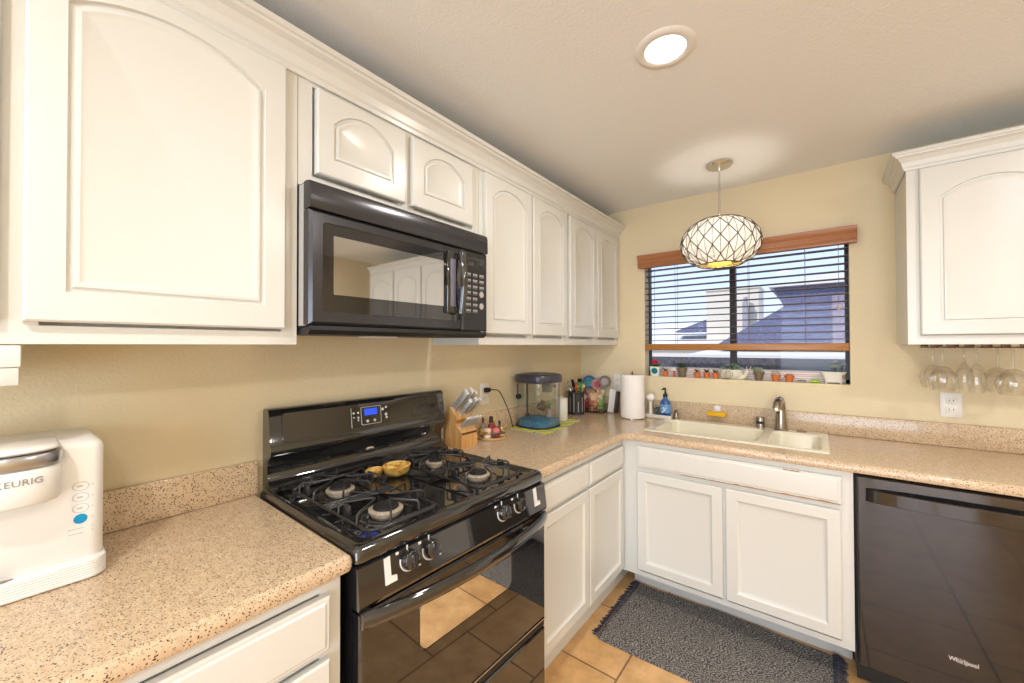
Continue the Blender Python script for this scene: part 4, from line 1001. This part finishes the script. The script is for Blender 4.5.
# wire basket with snacks
bx0, bx1, by0, by1 = .070, .290, -.175, -.040
t = thing('snack_basket', (.18, -.11, .905), 'low black wire basket in the counter corner holding snack bags', 'basket')
b = B()
for z in (.911, .935, .960): b.tube([(p[0], p[1], z) for p in rrect(bx0, bx1, by0, by1, .02)], .0022, 6, True)
for i in range(9): 
    x = bx0+.02+(bx1-bx0-.04)*i/8
    for y in (by0, by1): b.tube([(x, y, .909), (x, y, .96)], .0015, 5)
    b.tube([(x, by0, .909), (x, by1, .909)], .0015, 5)
obj('wire_frame', b, MATTEBLACK, t, 60)
def bag(c, w_, h_, th_, m_, label, rotz, tilt=0):
    t = thing('snack_bag', c, label, 'snack bag', 'snack bags in the corner basket')
    tt = bmesh.new(); n = 10; g = {}
    for s_ in (1, -1):
        for i in range(n+1):
            for j in range(n+1):
                u, v2 = i/n, j/n; d_ = th_/2*(math.sin(PI*u)**.5)*(math.sin(PI*v2)**.6)*(1+.12*math.sin(9*u+7*v2)); g[(s_, i, j)] = tt.verts.new(((u-.5)*w_, s_*d_, v2*h_))
        for i in range(n):
            for j in range(n): tt.faces.new((g[(s_, i, j)], g[(s_, i+1, j)], g[(s_, i+1, j+1)], g[(s_, i, j+1)]))
    bmesh.ops.remove_doubles(tt, verts=tt.verts, dist=1e-5); bmesh.ops.recalc_face_normals(tt, faces=tt.faces)
    M_ = Matrix.Translation(c) @ Matrix.Rotation(rotz, 4, 'Z') @ Matrix.Rotation(tilt, 4, 'X'); b = B(); b.join(tt, M_); obj('pouch', b, m_, t, 60)
    b = B().box(-w_*.47, w_*.47, -.0015, .0015, h_-.006, h_+.006, M=M_); obj('sealed_edge', b, m_, t, 0)
    return t, M_
def bagm(name, cols):
    M = mat(name, cols[0], .35); n_ = len(cols)
    vo = N(M, 'TexVoronoi'); vo.inputs['Scale'].default_value = 34; link(M, coords(M), vo.inputs['Vector']); sc2 = N(M, 'SeparateColor'); link(M, vo.outputs['Color'], sc2.inputs[0])
    link(M, ramp(M, sc2.outputs[0], [(i/n_, c) for i, c in enumerate(cols)], 'CONSTANT'), bsdf(M).inputs['Base Color']); return M
SB1 = bagm('tan_bag', [(.42, .22, .10), (.30, .13, .06), (.55, .38, .22), (.40, .05, .05)]); SB2 = bagm('red_bag', [(.50, .04, .06), (.32, .03, .04), (.60, .35, .25)]); SB3 = bagm('cream_bag', [(.62, .50, .33), (.45, .28, .14), (.62, .56, .45), (.20, .40, .12)]); SB4 = bagm('brown_bag', [(.20, .09, .05), (.38, .20, .10), (.12, .06, .04)])
bag((.122, -.132, .913), .070, .105, .03, SB2, 'small red snack bag at left front of the corner basket', .5)
bag((.205, -.132, .913), .070, .125, .03, SB1, 'tan snack bag at the front of the corner basket', .75)
bag((.165, -.095, .913), .10, .150, .03, SB4, 'dark brown snack bag in the middle of the corner basket', .6)
bag((.240, -.090, .913), .06, .150, .025, SB3, 'cream snack bag at right in the corner basket', .9)
# stood-up plates / cutting board at the back
def disc(nm, c, r, m1, m2, label, nrm):
    t = thing(nm, c, label, 'plate', 'plates stood up in the corner')
    q = B().lathe([(r*.55, 0), (r*.6, .002), (r*.97, .012), (r, .016), (r*.97, .017), (r*.6, .006), (.001, .005)], c, 32, nrm); p = obj('rim', q, m1, t, 60)
    obj('centre', B().lathe([(r*.58, .0065), (.001, .0075)], c, 32, nrm), m2, t, 60)
disc('plate', (.135, -.058, 1.110), .050, mat('blue_plate', (.04, .14, .32), .3), TEAL, 'blue plate stood upright behind the snacks, leftmost', (.35, -.9, .25))
disc('plate', (.205, -.072, 1.100), .044, mat('plate_rim', (.40,.25,.25), .3), mat('dark_red', (.36, .01, .03), .3), 'dark red plate stood upright behind the snacks', (.5, -.85, .2))
disc('plate', (.255, -.056, 1.120), .044, mat('grey_plate', (.20, .17, .17), .35), mat('grey_plate_centre', (.32, .28, .27), .35), 'grey plate stood upright behind the snacks, rightmost', (.5, -.85, .2))
b = B().box(-.022, .022, -.004, .004, 0, .165, .003, M=Matrix.Translation((.312, -.085, .9085)) @ Matrix.Rotation(.6, 4, 'Z') @ Matrix.Rotation(.12, 4, 'Y'))
solo('cutting_board', b, WPLASTIC, 'narrow white cutting board leaning right of the snack bags', 'cutting board')
b = B().box(-.016, .016, -.004, .004, 0, .150, .003, M=Matrix.Translation((.345, -.070, .9085)) @ Matrix.Rotation(.6, 4, 'Z') @ Matrix.Rotation(.12, 4, 'Y'))
solo('serving_board', b, mat('dark_board', (.05, .035, .03), .4), 'narrow dark board leaning beside the white cutting board', 'board')

# ------------------------------------------------------------------ knife block
kx = 0; y0k, y1k = -1.438, -1.330; z0k = .9056
t = thing('knife_block', (.12, -1.385, .905), 'light wooden knife block beside the stove, full of knives', 'knife block')
KB = [(.068, 0), (.180, 0), (.180, .072), (.138, .112), (.156, .132), (.104, .186), (.078, .160)]
obj('body', B().prism(KB, lambda p: (p[0], y0k, z0k+p[1]), lambda p: (p[0], y1k, z0k+p[1])), BLOCKWOOD, t, 0)
obj('side_rail', B().box(.180, .1812, y0k+.004, y1k-.004, z0k+.062, z0k+.072), mat('dark_slots', (.10, .05, .02), .6), t, 0)
HND = mat('knife_handle_grey', (.50, .48, .43), .35, metal=.3); CAPM = mat('knife_cap_steel', (.82, .81, .80), .25, metal=.3)
kdir = Vector((.70, 0, .714)); 
def knife(p, ln, wd, label, grp, nm='kitchen_knife', tk=.013, dd_=kdir):
    t = thing(nm, p, label, 'knife', grp); q = Matrix.Translation(p) @ Matrix((Vector((.714, 0, -.70)), Vector((0, 1, 0)), dd_)).transposed().to_4x4()
    h = obj('handle', B().box(-wd/2, wd/2, -tk/2, tk/2, .0, ln, .003, M=q), HND, t)
    obj('end_cap', B().box(-wd/2-.0005, wd/2+.0005, -tk/2-.0005, tk/2+.0005, ln-.012, ln+.003, .002, M=q), CAPM, t)
    obj('bolster', B().box(-wd/2, wd/2, -tk/2-.0003, tk/2+.0003, -.006, .004, .001, M=q), CAPM, t)
    if ln > .08:
        b = B()
        for s_ in (.3, .5, .7): b.cyl((0, -tk/2-.0006, 0), .0022, tk+.0012, 8, (0, 1, 0)); 
        b = B()
        for s_ in (.25, .48, .70):
            c_ = q @ Vector((0, -tk/2-.0006, ln*s_)); b.cyl(c_, .0022, tk+.0012, 8, (0, 1, 0))
        obj('rivets', b, MATTEBLACK, h)
spots = [((.112, -1.420, .176), .122, .030, 'broad grey kitchen knife handle, leftmost in the block'), ((.112, -1.392, .176), .130, .030, 'longest grey knife handle at top of the block'),
         ((.112, -1.360, .176), .114, .027, 'grey kitchen knife handle at top right of the block'), ((.138, -1.404, .150), .098, .020, 'grey knife handle in the middle row of the block'),
         ((.138, -1.372, .150), .105, .020, 'grey knife handle, middle row right, in the block'), ((.140, -1.345, .150), .10, .016, 'slim grey sharpening steel handle at right of the block')]
for (x, y, z), ln, wd, lb in spots: knife(Vector((x, y, z0k+z))+kdir*.004, ln, wd, lb, 'kitchen knives in the wooden block')
for i in range(6):
    knife(Vector((.163, y0k+.012+i*.0165, z0k+.094)), .072, .012, 'short grey steak knife in the lower front row of the block', 'steak knives in the wooden block', 'steak_knife', .008)

# ------------------------------------------------------------------ turntable with bottles
lx, ly = .140, -1.175
t = thing('lazy_susan', (lx, ly, .905), 'round bamboo turntable of small bottles right of knife block', 'turntable')
obj('tray', B().lathe([(.070, 0), (.076, .002), (.078, .012), (.074, .012), (.072, .007), (.001, .007)], (lx, ly, .9056), 40), DISCWOOD, t, 40)
b = B(); b.tube([(lx+.074*math.cos(2*PI*k/40), ly+.074*math.sin(2*PI*k/40), .945) for k in range(40)], .0013, 6, True)
for k in range(8): a = 2*PI*k/8; b.tube([(lx+.074*math.cos(a), ly+.074*math.sin(a), .9175), (lx+.074*math.cos(a), ly+.074*math.sin(a), .945)], .0012, 5)
obj('wire_rail', b, CHROME, t, 60)
def bottle(nm, dx_, dy_, r, h, body, cap, label, cat='bottle', neck=.4, caph=.02, band=None):
    x, y = lx+dx_, ly+dy_; z = .913; t = thing(nm, (x, y, z), label, cat, 'bottles and jars on the turntable')
    if neck: pf = [(r*.9, 0), (r, .003), (r, h*.7), (r*.8, h*.82), (r*neck, h*.9), (r*neck, h)]
    else: pf = [(r*.9, 0), (r, .003), (r, h)]
    obj('body', B().lathe(pf, (x, y, z), 20), body, t, 50)
    rc = r*neck*1.2 if neck else r*1.04
    obj('cap', B().lathe([(rc, 0), (rc, caph*.85), (rc*.85, caph)], (x, y, z+h+.0004), 20), cap, t, 50)
    if band: obj('label_band', B().lathe([(r+.0006, h*.15), (r+.0006, h*.55)], (x, y, z), 20, caps=False), band, t, 60)
PK = mat('pink_plastic', (.66, .20, .20), .35); AM = mat('amber_bottle', (.36, .13, .02), .15, coat=.5); YL = mat('straw_yellow', (.75, .55, .18), .4); DR = mat('deep_red_bottle', (.22, .02, .03), .2, coat=.5)
bottle('cosmetic_jar', .014, -.050, .019, .035, mat('honey_jar', (.50, .24, .05), .2), mat('peach_lid', (.82, .62, .45), .4), 'small honey coloured jar with peach lid at left front of turntable', 'jar', 0, .014, WCER)
bottle('pump_bottle', .004, -.010, .020, .075, DR, MATTEBLACK, 'deep red bottle with black pump at centre of turntable', neck=.45, caph=.03, band=PK)
bottle('cosmetic_jar', .045, -.020, .019, .034, mat('maroon_jar', (.20, .05, .05), .3), PK, 'pink lidded dark jar at front of the turntable', 'jar', 0, .016, None)
bottle('nail_bottle', .048, .022, .016, .030, mat('black_jar', (.02, .02, .03), .2), mat('gold_cap', (.65, .42, .12), .3, metal=.6), 'small black square-shouldered bottle with gold cap at right front', 'bottle', .5, .02, YL)
bottle('dropper_bottle', -.022, .036, .015, .070, AM, YL, 'amber bottle with yellow cap at back right of turntable', caph=.03, band=None)
bottle('dropper_bottle', -.035, -.030, .014, .072, mat('grey_bottle', (.25, .20, .18), .3), mat('dark_cap', (.08, .05, .05), .4), 'slim grey bottle at back left of the turntable', caph=.025, band=YL)
bottle('dropper_bottle', .012, .048, .013, .055, mat('plum_bottle', (.16, .06, .10), .2), MATTEBLACK, 'short plum coloured bottle at right edge of turntable', caph=.02, band=PK)

# ------------------------------------------------------------------ paper towel, soap tray, sponge
tx, ty = .512, -.185
t = thing('paper_towel_roll', (tx, ty, .905), 'tall white paper towel roll standing on the corner counter', 'paper towels')
obj('stand_base', B().lathe([(.070, 0), (.070, .004), (.066, .006)], (tx, ty, .9055), 40), STEEL, t)
pf = [(.076, 0)]+[(.0765+(.0005 if i % 2 else 0), .002+.274*i/20) for i in range(21)]+[(.074, .279), (.022, .279), (.022, .2)]
obj('roll', B().lathe(pf, (tx, ty, .912), 48), PAPER, t, 60)
obj('core_post', B().lathe([(.006, 0), (.006, .10), (.009, .105), (.004, .112)], (tx, ty, 1.10), 12), STEEL, t)
t = thing('soap_tray', (.650, -.085, .905), 'white ceramic tray beside the paper towels holding dish soap', 'tray')
b = B(); o = rrect(.566, .738, -.125, -.048, .025, 6)
b.loops([[(p[0], p[1], z) for p in inset(o, i_)] for i_, z in ((.008, .9055), (.002, .912), (0, .930), (.002, .932), (.005, .930), (.008, .915))]); obj('dish', b, WCER, t, 50)
t = thing('soap_bottle', (.705, -.088, .916), 'blue dish soap pump bottle standing in the white tray', 'soap bottle')
sx_, sy_ = .694, -.088
b = B(); b.lathe([(.024, 0), (.030, .004), (.032, .05), (.030, .095), (.016, .118), (.0125, .125), (.0125, .133)], (sx_, sy_, .916), 28, sx=1.05, sy=.72); obj('body', b, BLUE, t, 60)
obj('label_patch', B().lathe([(.0325, .03), (.0330, .055), (.0318, .085)], (sx_, sy_, .916), 28, sx=1.06, sy=.735, caps=False), mat('pale_blue_label', (.12, .30, .58), .4), t, 60)
b = B()
for (a_, z_, r_) in ((-1.9, .952, .007), (-1.6, .964, .008), (-1.75, .978, .006), (-1.35, .975, .005), (-2.1, .975, .004)): b.ball((sx_+.0345*math.cos(a_), sy_+.0238*math.sin(a_), z_), r_, (.8, .25, 1), 2)
obj('label_print', b, WCER, t, 60)
b = B().lathe([(.014, 0), (.014, .018), (.006, .022), (.005, .05)], (sx_, sy_, 1.0492), 16); b.tube([(sx_, sy_, 1.10), (sx_-.004, sy_-.015, 1.104), (sx_-.010, sy_-.034, 1.098)], [.007, .006, .0045], 10); obj('pump', b, MATTEBLACK, t, 50)
t = thing('scrub_brush', (.600, -.088, .916), 'white round dish brush on stand at left of the tray', 'brush')
obj('stand', B().lathe([(.022, 0), (.022, .006), (.012, .012), (.010, .09), (.014, .098)], (.600, -.092, .916), 20), WCER, t)
obj('head', B().ball((.600, -.092, 1.040), .028, (1, .9, .92), 3), mat('white_bristle', (.82, .80, .78), .8), t, 60)
t = thing('soap_bar_holder', (.643, -.083, .916), 'small dark sponge in clear holder between brush and blue bottle', 'sponge')
obj('sponge', B().box(.624, .664, -.10, -.07, .918, .975, .006), mat('dark_sponge', (.07, .09, .08), .9), t)
obj('holder', B().box(.620, .668, -.104, -.101, .917, .985, .001).box(.620, .668, -.068, -.065, .917, .985, .001), GLASS, t)
t = thing('sponge', (.988, -.05, .95), 'yellow sponge in a white suction holder on the backsplash', 'sponge')
obj('foam', B().box(.936, 1.042, -.072, -.036, .948, .977, .008), YEL, t)
obj('holder', B().box(.965, 1.012, -.050, -.0245, .9775, .984, .002).box(.970, 1.007, -.030, -.0235, .984, 1.008, .003).lathe([(.014, 0), (.011, .010)], (.988, -.0245, 1.000), 16, (0, -1, 0)), WPLASTIC, t)

# ------------------------------------------------------------------ sill plants
SZ = WB+.0006
def pot(nm, x, y, r, h, m_, label, group=None, rim=True, cat='plant pot'):
    t = thing(nm, (x, y, SZ), label, cat, group)
    pf = [(r*.68, 0), (r*.92, h*.72), (r*1.05, h*.72), (r*1.08, h), (r*.95, h), (r*.88, h*.8)] if rim else [(r*.75, 0), (r, h), (r*.92, h), (r*.85, h*.8)]
    obj('pot', B().lathe(pf, (x, y, SZ), 24), m_, t, 40); obj('soil', B().lathe([(r*.86, h*.80), (r*.86, h*.84), (.001, h*.88)], (x, y, SZ), 20), SOIL, t, 40)
    return t
def leaf(b, p, d, ln, wd, th=.0018):
    d = Vector(d).normalized(); sd_ = d.cross(Vector((0, 0, 1))); sd_ = sd_.normalized() if sd_.length > .01 else Vector((1, 0, 0)); up = sd_.cross(d)
    tt = bmesh.new(); L = []
    for s_, w_ in ((0, .15), (.3, .8), (.6, 1), (.85, .6), (1, .08)):
        c = Vector(p)+d*ln*s_+Vector((0, 0, -ln*.18*s_*s_)); L.append([c+sd_*wd*w_, c+up*th*w_, c-sd_*wd*w_, c-up*th*w_])
    b.loops([[tuple(q) for q in l] for l in L])
def rosette(b, c, r, n=8, lay=3, wd=.35, lift=.5):
    for k in range(lay):
        for i in range(n-k):
            a = 2*PI*i/(n-k)+k*.4; leaf(b, c, (math.cos(a), math.sin(a), lift+.6*k), r*(1-.2*k), r*wd*.5, r*.09)
# geranium
t = thing('potted_geranium', (.590, .045, SZ), 'red flower in square white pot with teal dot, leftmost on sill', 'potted plant')
b = B(); b.loops([[(p[0], p[1], z) for p in rrect(.590-w_, .590+w_, .045-w_, .045+w_, .006)] for w_, z in ((.026, SZ), (.033, SZ+.066), (.030, SZ+.066), (.026, SZ+.05))]); pt = obj('pot', b, WCER, t, 50)
b = B(); b.lathe([(.0210, 0), (.0200, .0022)], (.591, .0152, SZ+.036), 28, (0, -1, -.107)); obj('teal_dot', b, TEAL, pt)
b = B()
for i in range(9): a = i*.7; leaf(b, (.590, .045, SZ+.06), (math.cos(a), math.sin(a)*.7-.1, .55), .055, .017)
obj('leaves', b, GREEN, t, 60)
b = B().tube([(.590, .045, SZ+.055), (.588, .04, SZ+.09)], .002, 6)
for i in range(16): b.ball((.588+.018*math.cos(i*2.4)*(i/16)**.5, .038+.016*math.sin(i*2.4)*(i/16)**.5, SZ+.100+.010*math.cos(i*1.3)), .0095, (1, 1, .8), 1)
obj('flower_head', b, RED, t, 60)
# mini terracottas
G = 'tiny terracotta pots on the window sill'
def spikes(x, y, z, n, ln, m_, t, wd=.004):
    b = B()
    for i in range(n): a = i*2.4; leaf(b, (x, y, z), (math.cos(a)*.6, math.sin(a)*.5, 1), ln*(.7+.5*((i*37) % 10)/10), wd)
    obj('leaves', b, m_, t, 60)
for x, m_, n, lb in ((.655, GREEN, 5, 'tiny terracotta pot with sprigs right beside the red flower pot'), (.858, GREEN, 6, 'tiny terracotta pot, first one right of the spiky succulent'),
                     (.915, DGREEN, 9, 'tiny terracotta pot with dark bushy sprigs, middle of three'), (.966, DGREEN, 5, 'tiny terracotta pot just left of the snail planter')):
    t = pot('potted_succulent', x, .045, .0195, .036, TERRA, lb, G, cat='potted plant'); spikes(x, .045, SZ+.030, n+4, .036, m_, t, .006)
t = thing('mushroom_figurine', (.712, .045, SZ), 'little white-capped mushroom figurine with red stem on the sill', 'figurine')
obj('stem', B().lathe([(.009, 0), (.006, .01), (.005, .042)], (.712, .045, SZ), 14), mat('coral_stem', (.60, .10, .08), .5), t, 60)
obj('cap', B().lathe([(.006, .040), (.024, .043), (.022, .052), (.012, .061), (.002, .063)], (.712, .045, SZ), 22), WCER, t, 60)
t = pot('potted_succulent', .764, .045, .030, .064, OLIVE, 'olive pot with dark spiky succulent, left half of sill', cat='potted plant')
b = B()
for i in range(26): a = i*2.4; leaf(b, (.764, .045, SZ+.054), (math.cos(a)*(.3+i*.03), math.sin(a)*(.3+i*.03)*.6, 1.0), .055, .0055)
obj('leaves', b, DGREEN, t, 60)
# snail planter
t = thing('snail_planter', (1.075, .045, SZ), 'white snail-shaped planter of pale succulents at centre of sill', 'planter')
SC = mat('cream_ceramic', (.70, .66, .54), .4)
b = B().lathe([(.030, 0), (.052, .006), (.058, .030), (.052, .056), (.048, .056), (.044, .040)], (1.055, .045, SZ+.004), 36, sx=1.12, sy=.70); bd = obj('shell_bowl', b, SC, t, 60)
b = B(); pts = []
for i in range(70):
    a = i*.19; r = .004+.022*i/69; pts.append((1.045+r*math.cos(a), .0038+.35*abs(r*math.cos(a))**1.6, SZ+.034+r*math.sin(a)))
b.tube(pts, .0022, 6); obj('spiral_relief', b, mat('relief_grey', (.40, .37, .29), .5), bd, 60)
b = B(); b.tube(smooth_path([(1.000, .045, SZ+.006), (1.05, .042, SZ+.007), (1.10, .040, SZ+.009), (1.128, .038, SZ+.024), (1.140, .036, SZ+.048), (1.148, .034, SZ+.060)], 4), [.006]*4+[.016]*4+[.016]*4+[.014]*4+[.012]*4+[.009], 12)
obj('snail_body', b, SC, t, 60)
b = B()
for dx_ in (-.004, .008): b.tube([(1.144+dx_, .034, SZ+.060), (1.148+dx_*1.8, .032, SZ+.078)], .002, 6); b.ball((1.148+dx_*1.8, .032, SZ+.079), .0035, sub=1)
obj('feelers', b, SC, t, 60)
b = B()
for (x, y, z, r) in ((1.020, .04, .058, .020), (1.05, .05, .062, .018), (1.078, .038, .060, .018), (1.10, .05, .056, .016)): rosette(b, (x, y, SZ+z), r, 7, 3, .55)
obj('succulent_leaves', b, PGREEN, t, 60)
b = B()
for q in (1.01, 1.035, 1.065, 1.09, 1.11): rosette(b, (q, .04+.01*math.sin(q*90), SZ+.078+.012*math.sin(q*55)), .022, 7, 3, .6)
obj('upper_succulent_leaves', b, SGREEN, t, 60)
b = B()
for i in range(5): leaf(b, (1.075, .045, SZ+.06), (math.cos(i*1.3)*.5, math.sin(i*1.3)*.4, 1), .045, .006)
obj('succulent_stems', b, SGREEN, t, 60)
t = pot('potted_succulent', 1.202, .045, .027, .052, OLIVE, 'olive pot with pale rosette succulent right of the snail', cat='potted plant')
b = B(); rosette(b, (1.202, .035, SZ+.060), .042, 9, 3, .5, .35); obj('leaves', b, PGREEN, t, 60)
b = B()
for i in range(4): leaf(b, (1.185, .045, SZ+.05), (-.8+.2*i, .1, .8), .045, .006)
obj('side_shoots', b, GREEN, t, 60)
t = pot('potted_cactus', 1.287, .045, .023, .036, TERRA, 'terracotta pot with grey fuzzy cactus, right half of sill', cat='potted plant')
b = B()
for (dx_, dz_) in ((-.012, .044), (.0, .050), (.012, .044), (.004, .042), (-.004, .056)): b.ball((1.287+dx_, .043, SZ+dz_), .011, (1, 1, 1.1), 2)
obj('cactus_heads', b, mat('fuzzy_grey', (.42, .37, .30), .95), t, 60)
t = pot('potted_succulent', 1.352, .045, .023, .036, TERRA, 'terracotta pot with orange-green buds, last one before the shell dish', cat='potted plant')
b = B()
for i in range(6): b.ball((1.352+.012*math.cos(i*1.05), .045+.01*math.sin(i*1.05), SZ+.038), .0065, (1, 1, 1.2), 1)
obj('buds', b, mat('orange_buds', (.45, .20, .04), .5), t, 60)
t = thing('pebble_dish', (1.408, .045, SZ), 'small flat dish of dark and pale pebbles on the sill', 'dish')
obj('dish', B().lathe([(.018, 0), (.026, .006), (.025, .007), (.001, .004)], (1.408, .045, SZ), 24), WCER, t, 60)
b = B()
for i in range(9): a = i*2.4; rr_ = .017*math.sqrt(i/9); b.ball((1.408+rr_*math.cos(a), .045+rr_*math.sin(a), SZ+.009), .0055, (1.2, 1, .7), 1)
obj('pebbles', b, mat('pebble', (.10, .08, .07), .6), t, 60, kind='stuff')
t = thing('frog_figurine', (1.468, .045, SZ), 'small lime green frog figurine left of the white planter', 'figurine')
b = B().ball((1.468, .045, SZ+.009), .0095, (2.3, 1.3, .95), 3); obj('body', b, LIME, t, 60)
b = B().ball((1.484, .036, SZ+.018), .0045, sub=2).ball((1.484, .052, SZ+.018), .0045, sub=2); obj('eyes', b, LIME, t, 60)
b = B().ball((1.452, .030, SZ+.005), .005, (1.6, 1, .8)).ball((1.486, .030, SZ+.005), .005, (1.6, 1, .8)); obj('legs', b, LIME, t, 60)
# white tub planter
t = thing('tub_planter', (1.545, .045, SZ), 'white bathtub-shaped planter with pale succulent, rightmost on sill', 'planter')
b = B(); b.loops([[(p[0], p[1], z) for p in rrect(x0, x1, .045-w_, .045+w_, .015, 5)] for x0, x1, w_, z in ((1.515, 1.585, .020, SZ+.008), (1.506, 1.594, .026, SZ+.03), (1.496, 1.600, .030, SZ+.056), (1.488, 1.606, .033, SZ+.064), (1.492, 1.600, .029, SZ+.064), (1.510, 1.590, .024, SZ+.045))]); obj('tub', b, WCER, t, 50)
b = B()
for x in (1.520, 1.580):
    for y in (.030, .060): b.lathe([(.006, 0), (.005, .004), (.008, .012)], (x, y, SZ), 10)
obj('feet', b, WCER, t, 60)
obj('soil', B().box(1.500, 1.594, .022, .068, SZ+.046, SZ+.056, .004), SOIL, t)
b = B(); b.tube([(1.560, .045, SZ+.05), (1.556, .045, SZ+.09)], .003, 6); b.tube([(1.582, .045, SZ+.05), (1.590, .04, SZ+.10)], .003, 6)
obj('stems', b, GREEN, t, 60)
b = B(); rosette(b, (1.552, .042, SZ+.088), .030, 8, 3, .5, .3); rosette(b, (1.588, .040, SZ+.104), .022, 8, 3, .5, .3); rosette(b, (1.560, .045, SZ+.120), .018, 7, 2, .5, .4); obj('succulent_leaves', b, mat('silver_succulent', (.52, .58, .42), .5), t, 60)
t = thing('hanging_charm', (1.592, .010, SZ+.045), 'tiny bronze charm hung on the white tub planter', 'charm')
obj('charm', B().lathe([(.003, .022), (.007, .012), (.006, 0)], (1.592, .0075, SZ+.030), 12), mat('bronze', (.28, .17, .06), .4, metal=.6), t)

# ------------------------------------------------------------------ stemware racks and glasses
BRZ = mat('rack_bronze', (.16, .075, .04), .35, metal=.5)
def rail_pair(xc, label):
    t = thing('stemware_rack', (xc, -.2, 1.383), label, 'rack', 'stemware racks under the right cabinet')
    for s_ in (-1, 1):
        b = B(); xa = xc+s_*.034; b.tube([(xa, -.30, 1.372), (xa, -.05, 1.372)], .003, 8); b.tube([(xa-s_*.020, -.30, 1.372), (xa-s_*.020, -.05, 1.372)], .003, 8)
        b.tube([(xa, -.30, 1.372), (xa-s_*.010, -.306, 1.372), (xa-s_*.020, -.30, 1.372)], .003, 8)
        for yy in (-.28, -.07): b.box(xa-.012-.010*s_, xa+.012-.010*s_, yy-.004, yy+.004, 1.374, 1.3845, .001)
        obj('rail', b, BRZ, t, 60)
    return t
for xc, lb in ((1.907, 'bronze wire stemware rack, leftmost under the right cabinet'), (2.005, 'bronze wire stemware rack in the middle under the right cabinet'), (2.105, 'bronze wire stemware rack, rightmost under the right cabinet')): rail_pair(xc, lb)
def wineglass(x, y, rb, hb, stem, label):
    t = thing('wine_glass', (x, y, 1.38), label, 'wine glass', 'stemmed glasses hanging upside down'); zt = 1.378
    o = [(.001, 0), (.031, -.001), (.032, -.003), (.010, -.006), (.0042, -.014), (.0036, -.014-stem*.5), (.005, -.012-stem), (rb*.45, -.020-stem), (rb*.85, -.020-stem-hb*.22), (rb, -.020-stem-hb*.48), (rb*.93, -.020-stem-hb*.75), (rb*.76, -.020-stem-hb)]
    i_ = [(r-.0012, z) for r, z in o[:7:-1]]+[(.001, -.024-stem)]
    obj('foot', B().lathe(o[:4], (x, y, zt), 32), WINEG, t, 60); obj('stem', B().lathe(o[3:8], (x, y, zt), 16), WINEG, t, 60)
    obj('bowl', B().lathe(o[7:]+i_, (x, y, zt), 36, caps=False), WINEG, t, 60)
wineglass(1.911, -.255, .047, .098, .074, 'wide hanging wine glass, front, leftmost of the six')
wineglass(1.904, -.115, .047, .098, .074, 'wide hanging wine glass, behind the leftmost one')
wineglass(2.007, -.255, .029, .110, .064, 'narrow hanging champagne flute in front, middle rack')
wineglass(1.999, -.12, .029, .110, .064, 'narrow hanging champagne flute at back of the middle rack')
wineglass(2.105, -.255, .050, .098, .080, 'wide hanging wine glass, front, rightmost of the six')
wineglass(2.098, -.11, .050, .098, .080, 'wide hanging wine glass, behind the rightmost one')
